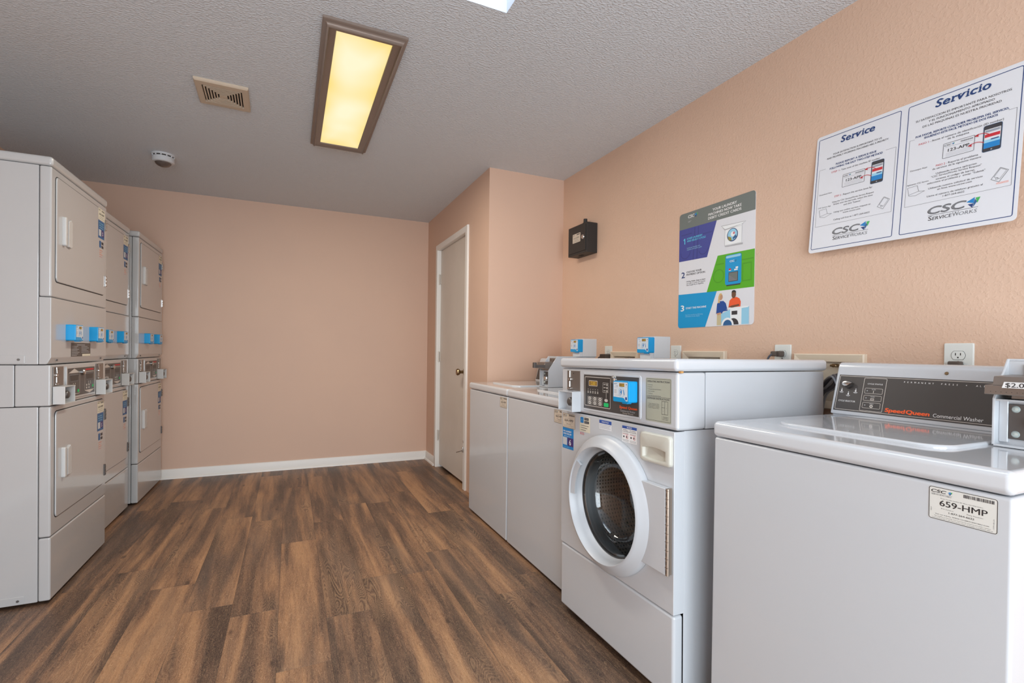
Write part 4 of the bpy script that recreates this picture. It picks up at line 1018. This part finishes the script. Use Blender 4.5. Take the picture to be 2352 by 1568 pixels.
    lathe(bm, prof, (CX_, 0, CZ_), 'y', 72); put('door_glass', bm, m_glass, door)
    bm = bmsh(); lathe(bm, [(0.1900, 0.0095), (0.1915, 0.004), (0.1895, 0.002), (0.187, 0.004), (0.1865, 0.012)], (CX_, 0, CZ_), 'y', 72); put('glass_seal', bm, mat('seal_black', (46, 48, 50), 0.4), door)
front_washer()

# ================================================================ WALL THINGS
def plug(parent, x, z, kind=0):
    pass
def outlet(yc, label, ztop=1.157, group='duplex outlets behind the washers'):
    R = empty('wall_outlet', (XR, yc, ztop-0.0575), -PI/2, label, 'outlet', group)
    w, h = 0.0375, 0.0575
    bm = bmsh(); slab(bm, rrect(-w, w, -h, h, 0.004), -0.006, 0, 0.003, 3); pl = put('cover_plate', bm, mat('outlet_plate', (222, 226, 222), 0.35), R, wn=True)
    for s in (1, -1):
        zc = s*0.0195
        bm = bmsh(); pts = []
        for i in range(28):
            a = 2*PI*i/28; pts.append((0.0172*math.cos(a), zc+max(-0.0132, min(0.0132, 0.0172*math.sin(a)))))
        slab(bm, [(x*1.06, zc+(z-zc)*1.06) for x, z in pts], -0.0062, -0.004, 0, mi=1); slab(bm, pts, -0.0078, -0.004, 0.0008, 2)
        for x in (-0.0062, 0.0062): box(bm, x-0.0011, x+0.0011, -0.0081, -0.006, zc+0.000, zc+0.0075, mi=1)
        lathe(bm, [(0.0022, -0.0081), (0.0022, -0.006)], (0, 0, zc-0.0065), 'y', 10, mi=1, cap0=True)
        put('receptacle', bm, [mat('outlet_plate', (222, 226, 222)), m_gap], R, wn=True)
    bm = bmsh(); lathe(bm, [(0.0026, -0.0072), (0.0026, -0.006)], (0, 0, 0), 'y', 10, cap0=True); put('screw', bm, m_chrome, R)
    return R
outlet(2.655, 'white outlet right of the farthest card reader, dark plug in it')
outlet(2.0415, 'white outlet half hidden by the card reader behind the front loader')
outlet(1.412, 'white outlet above the front loader with an angled dark plug')
outlet(0.815, 'large white outlet above the closest washer console')

def power_plug(loc, pts, label, body):
    R = empty('power_plug', loc, -PI/2, label, 'plug', 'plugs in the outlets')
    bm = bmsh(); 
    for b in body: box(bm, *b[:6], b[6], 2)
    put('plug_body', bm, mat('dark_plug', (86, 76, 70), 0.5), R, wn=True)
    bm = bmsh(); tube(bm, smooth_path(pts), 0.0042, 8); put('cord', bm, m_cord, R)
ZP = 1.157-0.0575
power_plug((XR, 2.655, ZP-0.0195), [(-0.030, -0.035, 0.004), (-0.052, -0.040, 0.002), (-0.060, -0.042, -0.02), (-0.062, -0.04, -0.10), (-0.060, -0.04, -0.30)], 'long dark brown plug pushed into the farthest outlet', [(-0.030, 0.034, -0.052, -0.008, -0.010, 0.024, 0.004)])
power_plug((XR, 1.412, ZP+0.0195), [(-0.004, -0.034, 0.0), (-0.020, -0.046, -0.004), (-0.036, -0.050, -0.03), (-0.040, -0.05, -0.10), (-0.040, -0.045, -0.32)], 'right-angled dark plug in the outlet above the front loader, cord hanging left', [(-0.013, 0.013, -0.036, -0.008, -0.013, 0.011, 0.005), (-0.026, 0.0, -0.048, -0.026, -0.012, 0.010, 0.005)])
power_plug((XR, 0.815, ZP-0.0195), [(0.0, -0.030, -0.008), (0.0, -0.034, -0.03), (0.0, -0.034, -0.10), (0.0, -0.034, -0.30)], 'dark plug peeking over the console of the closest washer', [(-0.016, 0.015, -0.034, -0.008, -0.012, 0.021, 0.004)])

def laundry_box(y0, y1, label, zt=1.122, hoses=False):
    R = empty('washer_valve_box', (XR, y0, zt), -PI/2, label, 'valve box', 'cream washer valve boxes in the right wall')
    w = y0-y1; h = 0.212; fw = 0.030
    bm = bmsh()
    o = [(0, -h), (w, -h), (w, 0), (0, 0)]; i1 = [(0.004, -h+0.004), (w-0.004, -h+0.004), (w-0.004, -0.004), (0.004, -0.004)]; i2 = [(fw, -h+fw), (w-fw, -h+fw), (w-fw, -fw), (fw, -fw)]
    L_ = [[(x, 0.0, z) for x, z in o], [(x, -0.016, z) for x, z in o], [(x, -0.020, z) for x, z in i1], [(x, -0.013, z) for x, z in i2], [(x, -0.002, z) for x, z in i2]]
    V = [[bm.verts.new(p) for p in l] for l in L_]
    for a, b in zip(V, V[1:]):
        for q in range(4): bm.faces.new((a[q], a[(q+1) % 4], b[(q+1) % 4], b[q]))
    put('box_frame', bm, m_cream, R, smooth=False)
    bm = bmsh(); v = [bm.verts.new((x, -0.0025, z)) for x, z in i2]; bm.faces.new(v); put('box_back', bm, mat('box_inside', (196, 184, 166), 0.7), R, smooth=False)
    bm = bmsh()
    for x in (w*0.62, w*0.80):
        lathe(bm, [(0.007, -0.030), (0.007, -0.002)], (x, 0, -fw-0.014), 'y', 12, cap0=True); box(bm, x-0.012, x+0.012, -0.032, -0.026, -fw-0.018, -fw-0.010, 0.002, 1)
    put('valves', bm, m_brass, R)
laundry_box(2.614, 2.342, 'cream washer valve box nearest the alcove corner, just showing above the washers')
laundry_box(1.979, 1.704, 'cream washer valve box beside the outlet behind the front loader', 1.128)
laundry_box(1.352, 1.082, 'cream washer valve box with grey hoses beside the closest washer', 1.120)
# bundle of hoses between the front loader and the nearest washer
hb = empty('hose_bundle', (XR-0.10, 1.18, 0.60), 0, 'bundle of grey hoses and cords dropping behind the closest washer', 'hoses')
for k in range(7):
    random.seed(k); a = (k-3)*0.009
    pts = [(XR-0.045-0.01*(k % 3), 1.245+a*0.5, 0.62), (XR-0.045-0.008*(k % 3), 1.235+a, 0.93), (XR-0.060-0.006*(k % 2), 1.180+a*1.1, 1.000), (XR-0.11, 1.110+a, 1.062-0.004*k), (XR-0.17-0.005*k, 1.055, 1.072-0.012*k)]
    pts = [(p[0]-(XR-0.10), p[1]-1.18, p[2]-0.60) for p in pts]
    bm = bmsh(); tube(bm, smooth_path(pts), 0.0055 if k % 2 else 0.0042, 8); put('hose', bm, m_cord if k % 3 else mat('pale_hose', (150, 158, 168), 0.4), hb)
bm = bmsh(); box(bm, 0.030, 0.062, 0.045, 0.095, 0.318, 0.345, 0.004, 2); put('hose_clip', bm, m_black, hb)

# black lock box
kb = empty('lock_box', (XR, 3.045, 1.790), -PI/2, 'small black metal lock box mounted high on the wall near the alcove', 'lock box')
bw, bh, bd = 0.240, 0.204, 0.085
bm = bmsh(); box(bm, 0, bw, -bd, 0, 0, bh, 0.003, 2); put('box_body', bm, m_box, kb, wn=True)
bm = bmsh(); box(bm, 0.008, bw-0.012, -bd-0.004, -bd+0.001, 0.016, bh-0.014, 0.002, 2); put('box_door', bm, m_box, kb, wn=True)
bm = bmsh(); lathe(bm, [(0.022, -0.001), (0.020, 0.012), (0.014, 0.018), (0.013, 0.042), (0.0, 0.042)], (0.150, -0.040, bh), 'z', 18); put('cable_gland', bm, m_box, kb)
d = Dec(-bd-0.004); d.rect(0.066, 0.166, 0.085, 0.147, 'tan', 1, 0.003); d.text('CSC', 0.070, 0.135, 0.006, 'black', 2, w=0.024, bold=0.03, res=1); d.rect(0.118, 0.158, 0.136, 0.142, 'dark', 2); d.text('669-HMP', 0.080, 0.112, 0.011, 'black', 2, w=0.070, res=1); d.line((0.09, 0.104), (0.14, 0.104), 0.002, 'grey', 2); d.line((0.075, 0.094), (0.155, 0.094), 0.002, 'grey', 2)
d.build('id_sticker', kb)
bm = bmsh(); lathe(bm, [(0.0, -0.010), (0.013, -0.009), (0.016, -0.004)], (0.196, -bd, 0.110), 'y', 24); box(bm, 0.195, 0.197, -bd-0.0105, -bd-0.009, 0.103, 0.117, mi=1); put('lock', bm, [m_chrome, m_gap], kb)
bm = bmsh(); box(bm, 0.100, 0.140, -0.060, -0.040, -0.003, 0.001); put('cable_slot', bm, m_gap, kb, smooth=False)

# ---------------------------------------------------------------- signs
def serif_title(d, s, x, z, h, w, layer=2):
    adv = {'S': 0.60, 'e': 0.60, 'r': 0.52, 'v': 0.62, 'i': 0.36, 'c': 0.54, 'o': 0.62}
    bod = {'S': 0.50, 'e': 0.52, 'r': 0.40, 'v': 0.56, 'i': 0.15, 'c': 0.47, 'o': 0.54}
    tot = sum(adv[c] for c in s)-0.08; k = w/tot; cx = x; xh = h*0.70; sh = 0.20
    for c in s:
        bw_ = bod[c]*k
        inset = {'i': 0.09*k, 'r': 0.07*k}.get(c, 0.0)
        for col, lay, b_ in (('steelblue', layer, 0.045), ('navy', layer+2, 0.028)):
            off_ = 0.0006 if col == 'navy' else 0.0
            d.text(c, cx+inset+off_, z-off_, h, col, lay, w=bw_, bold=b_, shear=0.18, res=4)
            t_ = h*(0.105 if col == 'steelblue' else 0.085)
            def slabl(xa, xb, zz):
                d.poly([(cx+xa*k+off_+(zz-z)*sh, zz-off_), (cx+xb*k+off_+(zz-z)*sh, zz-off_), (cx+xb*k+off_+(zz-z+t_)*sh, zz-off_+t_), (cx+xa*k+off_+(zz-z+t_)*sh, zz-off_+t_)], col, lay+0.8)
            if c in 'ir': slabl(-0.01, 0.27 if c == 'i' else 0.30, z); slabl(-0.03, 0.12, z+xh-t_)
            if c == 'v': slabl(-0.07, 0.20, z+xh-t_); slabl(0.33, 0.56, z+xh-t_)
            if c == 'S': slabl(-0.03, 0.06, z+h*0.05); slabl(0.40, 0.48, z+h*0.78)
            if c == 'c': slabl(0.34, 0.46, z+xh*0.78)
        cx += adv[c]*k
def phone_pic(d, x0, x1, z0, z1):
    d.rect(x0, x1, z0, z1, 'dark', 2, 0.005); d.frame(x0, x1, z0, z1, 0.0008, 'steelblue', 3, 0.005)
    h = z1-z0; a, b = x0+0.003, x1-0.003
    d.rect(a, b, z0+h*0.135, z1-h*0.16, 'paper', 3); d.rect(a, b, z0+h*0.135, z0+h*0.40, 'blue', 4); d.rect(a, b, z0+h*0.34, z0+h*0.45, 'lblue', 5)
    d.rect(a+0.001, b-0.001, z1-h*0.46, z1-h*0.34, 'red', 4); d.rect(a+0.001, b-0.001, z1-h*0.28, z1-h*0.18, 'lgrey', 4); d.line((a+0.002, z1-h*0.23), (b-0.004, z1-h*0.23), 0.001, 'steelblue', 5); d.rect(a+0.016, b-0.003, z0+h*0.42, z0+h*0.46, 'navy', 6); d.disc((x0+x1)/2, z0+h*0.065, 0.002, 'lgrey', 3, 12)
def arrow(d, p, q, c='red'):
    n = 8; pts = [(p[0]+(q[0]-p[0])*i/n, p[1]+(q[1]-p[1])*i/n+0.006*math.sin(PI*i/n)) for i in range(n+1)]
    d.pl(pts, 0.0017, c, 8); d.poly([(q[0]-0.002, q[1]), (q[0]+0.008, q[1]+0.0045), (q[0]+0.008, q[1]-0.0045)], c, 8)
def cell_pic(d, x0, z0, x1, z1):
    n = Vector((-(z1-z0), x1-x0)); n.normalize(); n *= 0.011
    c = [(x0+n.x, z0+n.y+0.0), (x0-n.x, z0-n.y), (x1-n.x, z1-n.y), (x1+n.x, z1+n.y)]
    d.pl(c+[c[0]], 0.0011, 'grey', 2)
    k = 0.72; cx, cz = sum(p[0] for p in c)/4, sum(p[1] for p in c)/4
    e = [(cx+(p[0]-cx)*k+0.001, cz+(p[1]-cz)*k+0.003) for p in c]; d.pl(e+[e[0]], 0.0007, 'grey', 2); d.arc(x0+0.004, z0+0.005, 0.0034, 0.0009, 'grey', 2, n=12)
def laptop_pic(d, x, z):
    d.pl([(x, z+0.028), (x+0.028, z+0.030), (x+0.033, z+0.010), (x+0.005, z+0.004), (x, z+0.028)], 0.0010, 'grey', 2)
    d.pl([(x+0.033, z+0.010), (x+0.050, z+0.007), (x+0.024, z-0.003), (x+0.005, z+0.001), (x+0.005, z+0.004)], 0.0010, 'grey', 2)
def csc_block(d, x, zb, w, k=1.0):
    d.text('CSC', x, zb, 0.0225*k, 'dark', 2, w=w*0.765, bold=0.045, shear=0.18, res=4)
    d.text('CSC', x+0.0007, zb+0.0007, 0.0215*k, 'grey', 3, w=w*0.755, bold=0.02, shear=0.18, res=4)
    X = x+w*0.90; Z_ = zb+0.012*k; s = 0.030*k
    logo(d, X, Z_, s, 2)
    d.line((x+0.001, zb-0.0045), (x+w, zb-0.0045), 0.0010, 'dark', 2)
    d.text('S', x+0.002, zb-0.0205, 0.0135*k, 'dark', 2, w=w*0.075, bold=0.012); d.text('ERVICE', x+0.002+w*0.085, zb-0.0205, 0.0105*k, 'dark', 2, w=w*0.40, bold=0.01, shear=0.12)
    d.text('W', x+w*0.51, zb-0.0205, 0.0135*k, 'grey', 2, w=w*0.13); d.text('ORKS', x+w*0.64, zb-0.0205, 0.0105*k, 'grey', 2, w=w*0.345, shear=0.12)
def service_sign():
    WS, HS = 0.6095, 0.457
    LEAN = math.asin(0.030/HS)
    R = empty('service_sign', (XR-0.032, 1.288, 1.514), -PI/2, 'white bilingual service notice with two blue-bordered panels, high on the right wall', 'sign', tilt=-0.0192, lean=-LEAN)
    bm = bmsh(); slab(bm, rrect(0, WS, 0, HS, 0.012), 0, 0.002, 0); put('sign_sheet', bm, INK['paper'], R, smooth=False)
    d = Dec(0.0)
    def q(x, z): return (x+0.0225-0.020*(1-z/0.44), z+0.006)
    def Tt(s, x, x2, z, h, c='dark', **k):
        a, zz = q(x, z); b, _ = q(x2, z); d.text(s, a, zz, h, c, k.pop('layer', 2), w=b-a, **k)
    # panel borders
    for a, b in ((0.0085, 0.2945), (0.3150, 0.6010)): d.frame(a, b, 0.0130, 0.4445, 0.0022, 'navy', 1, 0.006)
    # ---- English
    a, zz = q(0.0736, 0.402); serif_title(d, 'Service', a, zz, 0.0235, 0.117)
    Tt('YOUR SATISFACTION IS IMPORTANT TO US', 0.0485, 0.2186, 0.3623, 0.0064, bold=0.008); Tt('AND PROPERLY WORKING MACHINES ARE A PRIORITY', 0.0270, 0.2414, 0.3511, 0.0064, bold=0.008)
    Tt('PLEASE REPORT A SERVICE ISSUE', 0.0647, 0.2061, 0.3202, 0.0070, 'navy', bold=0.03); Tt('FOLLOWING THE EASY TWO-STEP METHOD', 0.0431, 0.2277, 0.3084, 0.0070, 'navy', bold=0.03)
    Tt('STEP 1', 0.0515, 0.0800, 0.2925, 0.0062, 'red'); Tt('- Take note of the machine ID number', 0.0830, 0.2222, 0.2923, 0.0062)
    def inner(x0, x1, z0, z1, ga, gb):
        a0, a1 = q(x0, (z0+z1)/2)[0], q(x1, (z0+z1)/2)[0]; za, zb = z0+0.006, z1+0.006
        d.pl([(a0+ga, zb), (a0, zb), (a0, za), (a1, za), (a1, zb), (a1-gb, zb)], 0.0008, 'grey', 2)
    inner(0.0075, 0.2740, 0.0945, 0.3165, 0.024, 0.032)
    def card(x0, x1, z0, z1):
        a0, _ = q(x0, z0); a1, _ = q(x1, z0); za, zb = z0+0.006, z1+0.006
        d.frame(a0, a1, za, zb, 0.0010, 'dark', 3, 0.003); d.text('CSC', a0+0.003, zb-0.0095, 0.0052, 'dark', 3, w=0.018, bold=0.02, shear=0.15); logo(d, a0+0.026, zb-0.007, 0.006, 3)
        for i in range(16): d.rect(a0+0.045+i*0.0019, a0+0.046+i*0.0019, zb-0.0095, zb-0.005, 'grey', 3)
        d.line((a0+0.006, zb-0.0135), (a1-0.004, zb-0.0135), 0.0005, 'grey', 3)
        d.text('123-APP', a0+0.0135, za+0.0185, 0.0095, 'black', 3, w=0.053, bold=0.012, res=3)
        for i in range(3): d.line((a0+0.008, za+0.014-i*0.0042), (a1-0.008, za+0.014-i*0.0042), 0.0006, 'lgrey', 3)
        return a0, a1, za, zb
    c = card(0.0990, 0.1775, 0.2258, 0.2735)
    p0 = q(0.197, 0.25)[0]; phone_pic(d, p0, p0+0.041, 0.2145, 0.295)
    arrow(d, (p0+0.016, 0.2665), (c[1]+0.001, 0.2740)); arrow(d, (p0+0.004, 0.2450), (c[1]-0.014, 0.2485))
    Tt('STEP 2', 0.0742, 0.0985, 0.1955, 0.0062, 'red'); Tt('- Report the service issue by:', 0.1010, 0.2077, 0.1955, 0.0062)
    Tt('Using the CSC ServiceWorks Service Request', 0.0684, 0.2153, 0.1758, 0.0056); Tt('Simply scan the barcode, select the issue', 0.0743, 0.2125, 0.1665, 0.0056); Tt('and click "Submit"', 0.1130, 0.1744, 0.1562, 0.0056)
    Tt('Using our online service request at', 0.0793, 0.2089, 0.1358, 0.0056); Tt('www.cscsw.com', 0.1140, 0.1755, 0.1273, 0.0056); Tt('Calling toll free at 1-877-264-6622', 0.0819, 0.2093, 0.1066, 0.0058)
    Tt('Download Here', 0.0147, 0.0626, 0.2155, 0.0046); Tt('CSC Service App', 0.0159, 0.0645, 0.1645, 0.0046)
    a, zz = q(0.0280, 0.1290); laptop_pic(d, a-0.006, zz)
    a, zz = q(0.2420, 0.1160); b, z2 = q(0.2600, 0.1460); cell_pic(d, a, zz, b, z2)
    a, zz = q(0.0850, 0.0525); csc_block(d, a, zz, 0.126)
    # ---- Spanish
    a, zz = q(0.3717, 0.4055); serif_title(d, 'Servicio', a, zz, 0.0240, 0.136)
    Tt('SU SATISFACCION ES IMPORTANTE PARA NOSOTROS', 0.3202, 0.5583, 0.3763, 0.0066, bold=0.008); Tt('Y EL FUNCIONAMIENTO APROPIADO', 0.3571, 0.5217, 0.3643, 0.0066, bold=0.008); Tt('DE LAS MAQUINAS ES NUESTRA PRIORIDAD', 0.3418, 0.5384, 0.3521, 0.0066, bold=0.008)
    Tt('POR FAVOR, REPORTE CUALQUIER PROBLEMA DEL SERVICIO,', 0.3254, 0.5577, 0.3237, 0.0066, 'navy', bold=0.03); Tt('SIGUIENDO ESTE FACIL METODO DE DOS PASOS', 0.3503, 0.5339, 0.3136, 0.0066, 'navy', bold=0.03)
    Tt('PASO 1', 0.3373, 0.3650, 0.2962, 0.0062, 'red'); Tt('- Anote el número de identificación (ID number)', 0.3680, 0.5491, 0.2962, 0.0062); Tt('de la máquina', 0.4159, 0.4702, 0.2872, 0.0060)
    inner(0.3140, 0.5805, 0.0980, 0.3205, 0.014, 0.018)
    c = card(0.4090, 0.4880, 0.2290, 0.2765)
    p0 = q(0.5065, 0.25)[0]; phone_pic(d, p0, p0+0.043, 0.2200, 0.2995)
    arrow(d, (p0+0.016, 0.2700), (c[1]+0.001, 0.2770)); arrow(d, (p0+0.004, 0.2500), (c[1]-0.014, 0.2525))
    Tt('PASO 2', 0.3941, 0.4180, 0.2100, 0.0062, 'red'); Tt('- Reporte el problema', 0.4205, 0.4997, 0.2100, 0.0062); Tt('de servicio de la siguiente manera:', 0.3855, 0.5089, 0.2013, 0.0058)
    for s_, x0, x1, z in (('Utilizando nuestra aplicacion', 0.3966, 0.4988, 0.1848), ('"CSC ServiceWorks Service Request"', 0.3849, 0.5112, 0.1766), ('escanea el codigo de barras,', 0.3988, 0.4973, 0.1667), ('seleccione el problema y  enviar "Submit"', 0.3761, 0.5217, 0.1580), ('Utilizando nuestra solicitud de servicio', 0.3812, 0.5178, 0.1409), ('en linea www.cscsw.com', 0.4062, 0.4933, 0.1327), ('Llame al número de telefono gratuito al', 0.3805, 0.5205, 0.1160), ('1-877-264-6622', 0.4237, 0.4781, 0.1066)):
        Tt(s_, x0, x1, z, 0.0056)
    Tt('Descargue Aquí', 0.3225, 0.3700, 0.2145, 0.0046); Tt('Aplicación CSC Service', 0.3180, 0.3790, 0.1680, 0.0046)
    a, zz = q(0.3260, 0.1330); laptop_pic(d, a-0.004, zz)
    a, zz = q(0.5480, 0.1210); b, z2 = q(0.5660, 0.1510); cell_pic(d, a, zz, b, z2)
    a, zz = q(0.5520, 0.1110); d.line((a, zz+0.002), (a+0.027, zz+0.002), 0.0010, 'ofade', 2); d.line((a, zz-0.001), (a+0.027, zz-0.001), 0.0010, 'ofade', 2)
    a, zz = q(0.3895, 0.0585); csc_block(d, a, zz, 0.127)
    d.build('sign_print', R)
service_sign()
def poster():
    R = empty('payment_poster', (XR-0.0022, 2.0285, 1.249), -PI/2, 'green, blue and white three-step laundry payment poster with rounded corners', 'poster')
    WS, HS = 0.470, 0.603
    bm = bmsh(); slab(bm, rrect(0, WS, 0, HS, 0.016), 0, 0.002, 0); put('poster_sheet', bm, INK['paper'], R, smooth=False)
    d = Dec(0.0)
    # grey header with rounded top corners
    hp = [p for p in rrect(0, WS, 0.30, HS, 0.016) if p[1] > 0.52]
    d.poly([(0, 0.5205)]+[(WS, 0.5145)]+hp, 'slate', 1)
    d.text('CSC', 0.061, 0.573, 0.0145, 'white', 2, w=0.043, bold=0.03, shear=0.15, res=3); logo(d, 0.116, 0.579, 0.022); d.line((0.061, 0.569), (0.103, 0.569), 0.001, 'lgrey', 2)
    d.line((0.061, 0.556), (0.084, 0.556), 0.0015, 'lgrey', 2); d.line((0.061, 0.551), (0.078, 0.551), 0.0015, 'lgrey', 2)
    d.text('YOUR LAUNDRY', 0.224, 0.5695, 0.0125, 'white', 2, w=0.144, bold=0.025, res=3); d.text('MACHINES NOW TAKE', 0.198, 0.5510, 0.0125, 'white', 2, w=0.197, bold=0.025, res=3); d.text('DEBIT/ CREDIT CARDS', 0.197, 0.5325, 0.0125, 'white', 2, w=0.197, bold=0.025, res=3)
    # step 1
    d.poly([(0, 0.5205), (0, 0.3530), (0.193, 0.3480), (0.251, 0.5175)], 'indigo', 1)
    for x in (0.100, 0.125): d.line((x, 0.35), (x+0.01, 0.515), 0.006, 'indigod', 2)
    d.arc(0.045, 0.398, 0.036, 0.005, 'indigod', 2, 180, 360); d.arc(0.168, 0.398, 0.033, 0.005, 'indigod', 2, 190, 350, 12); d.line((0.14, 0.47), (0.225, 0.47), 0.005, 'indigod', 2); d.line((0.015, 0.49), (0.09, 0.49), 0.005, 'indigod', 2)
    d.rect(0.0375, 0.0430, 0.4400, 0.4700, 'skyblue', 3); d.poly([(0.0300, 0.4625), (0.0375, 0.4700), (0.0375, 0.4640), (0.0320, 0.4590)], 'skyblue', 3); d.text('LOAD LAUNDRY', 0.0558, 0.4615, 0.0095, 'skyblue', 3, w=0.105, bold=0.025); d.text('AND SELECT CYCLE', 0.0560, 0.4480, 0.0095, 'skyblue', 3, w=0.126, bold=0.025)
    d.text('Load your laundry into', 0.0568, 0.4140, 0.0062, 'lblue', 3, w=0.090); d.text('machine and select cycle.', 0.0568, 0.4050, 0.0062, 'lblue', 3, w=0.102)
    # open washer picture
    d.poly([(0.300, 0.380), (0.405, 0.380), (0.405, 0.372), (0.308, 0.376)], 'lgrey', 2); d.poly([(0.302, 0.385), (0.401, 0.380), (0.398, 0.466), (0.304, 0.456)], 'pale', 3); d.frame(0.302, 0.400, 0.382, 0.460, 0.001, 'lgrey', 4)
    d.poly([(0.279, 0.483), (0.422, 0.476), (0.400, 0.464), (0.300, 0.458)], 'lgrey', 2); d.poly([(0.283, 0.480), (0.418, 0.474), (0.400, 0.467), (0.302, 0.462)], 'pale', 3)
    d.disc(0.347, 0.427, 0.031, 'navy', 5, 32); d.disc(0.347, 0.428, 0.027, 'lblue', 6, 32); d.poly([(0.321, 0.424), (0.326, 0.405), (0.344, 0.400), (0.340, 0.416)], 'olive', 7); d.disc(0.350, 0.430, 0.012, 'pale', 7, 20); d.disc(0.356, 0.434, 0.006, 'pink', 8, 14); d.poly([(0.350, 0.404), (0.372, 0.412), (0.366, 0.425), (0.350, 0.414)], 'steelblue', 7)
    # step 2
    d.poly([(0.2605, 0.3430), (0.1945, 0.1720), (WS, 0.1690), (WS, 0.3400)], 'lime', 1)
    d.arc(0.268, 0.243, 0.034, 0.006, 'limed', 2, -100, 260, 30); d.line((0.25, 0.300), (0.30, 0.300), 0.006, 'limed', 2); d.line((0.40, 0.300), (0.465, 0.300), 0.006, 'limed', 2); d.frame(0.404, 0.456, 0.200, 0.285, 0.006, 'limed', 2)
    d.text('2', 0.0205, 0.2640, 0.0300, 'navy', 2, w=0.023, bold=0.03); d.text('CHOOSE YOUR', 0.0558, 0.2860, 0.0095, 'dark', 2, w=0.103, bold=0.025); d.text('PAYMENT OPTION.', 0.0560, 0.2725, 0.0095, 'dark', 2, w=0.129, bold=0.025)
    d.text('CSCPay Mobile, Swipe or Insert', 0.0555, 0.2380, 0.0066, 'dark', 2, w=0.130, bold=0.02); d.text('your debit or credit card. Devices', 0.0557, 0.2285, 0.0066, 'dark', 2, w=0.128); d.text('take Google Pay or ApplePay.', 0.0559, 0.2195, 0.0066, 'dark', 2, w=0.119)
    d.rect(0.315, 0.395, 0.188, 0.198, 'dark', 2, 0.003); d.rect(0.308, 0.400, 0.194, 0.334, 'cyan', 3, 0.010); d.rect(0.312, 0.396, 0.320, 0.331, 'lblue', 4, 0.005); d.text('CSC', 0.334, 0.299, 0.009, 'white', 4, w=0.026, bold=0.03); logo(d, 0.368, 0.303, 0.010, 4)
    d.rect(0.329, 0.342, 0.262, 0.270, 'red', 4); d.rect(0.329, 0.342, 0.259, 0.262, 'white', 4); d.rect(0.360, 0.380, 0.258, 0.264, 'white', 4); d.rect(0.368, 0.382, 0.266, 0.274, 'white', 4); d.rect(0.328, 0.382, 0.207, 0.252, 'dark', 4, 0.002); d.rect(0.3305, 0.3795, 0.2095, 0.2495, 'slate', 5); d.poly([(0.3305, 0.2095), (0.3795, 0.2095), (0.3305, 0.24)], 'grey', 6)
    # step 3
    cp = [p for p in rrect(0, WS, 0, HS, 0.016) if p[1] < 0.02 and p[0] < 0.1]
    d.poly([(0.0, 0.1780)]+sorted(cp, key=lambda p: -p[1])+[(0.188, 0.0), (0.2585, 0.1710)], 'cyan', 1)
    d.text('3', 0.0190, 0.0890, 0.0300, 'pale', 2, w=0.023, bold=0.03); d.text('START THE MACHINE', 0.0553, 0.0975, 0.0098, 'pale', 2, w=0.138, bold=0.02); d.text('Start the machine by following', 0.0528, 0.0640, 0.0060, 'lblue', 2, w=0.118); d.text('instructions on the display.', 0.0528, 0.0560, 0.0060, 'lblue', 2, w=0.100)
    # printed people with washer
    d.poly([(0.262, 0.004), (0.290, 0.004), (0.296, 0.062), (0.262, 0.062)], 'khaki', 2)
    d.poly([(0.257, 0.060), (0.262, 0.108), (0.272, 0.120), (0.300, 0.120), (0.314, 0.108), (0.326, 0.072), (0.300, 0.070), (0.292, 0.060)], 'shirt', 3)
    d.poly([(0.258, 0.062), (0.268, 0.052), (0.290, 0.060), (0.284, 0.066)], 'skin', 4); d.disc(0.284, 0.140, 0.0115, 'skin', 4, 20, 0.0155); d.poly([(0.268, 0.112), (0.270, 0.142), (0.277, 0.157), (0.288, 0.158), (0.292, 0.150), (0.281, 0.148), (0.277, 0.130), (0.280, 0.112)], 'hair', 5)
    d.poly([(0.330, 0.086), (0.336, 0.118), (0.352, 0.130), (0.376, 0.132), (0.392, 0.124), (0.400, 0.108), (0.398, 0.086)], 'oshirt', 3); d.disc(0.360, 0.144, 0.0125, 'skind', 4, 20, 0.0165); d.poly([(0.347, 0.150), (0.350, 0.163), (0.362, 0.166), (0.372, 0.160), (0.373, 0.150), (0.366, 0.156), (0.354, 0.156)], 'black', 5)
    d.poly([(0.332, 0.090), (0.350, 0.083), (0.392, 0.090), (0.390, 0.098), (0.350, 0.094)], 'skind', 4)
    d.poly([(0.316, 0.078), (0.345, 0.084), (0.445, 0.086), (0.440, 0.080), (0.405, 0.078), (0.345, 0.077)], 'pale', 5); d.poly([(0.300, 0.004), (0.300, 0.060), (0.345, 0.078), (0.405, 0.078), (0.405, 0.004)], 'pale', 4); d.poly([(0.405, 0.004), (0.405, 0.078), (0.445, 0.084), (0.445, 0.004)], 'lblue', 4)
    d.poly([(0.290, 0.004), (0.288, 0.058), (0.340, 0.076), (0.345, 0.004)], 'lblue', 5); d.rect(0.350, 0.382, 0.050, 0.068, 'dark', 6); d.arc(0.327, 0.002, 0.036, 0.010, 'pale', 7, 0, 180, 20); d.arc(0.327, 0.002, 0.026, 0.026, 'steelblue', 6, 0, 180, 20); d.arc(0.360, 0.004, 0.030, 0.030, 'dark', 5, 0, 180, 16)
    d.build('poster_print', R)
poster()
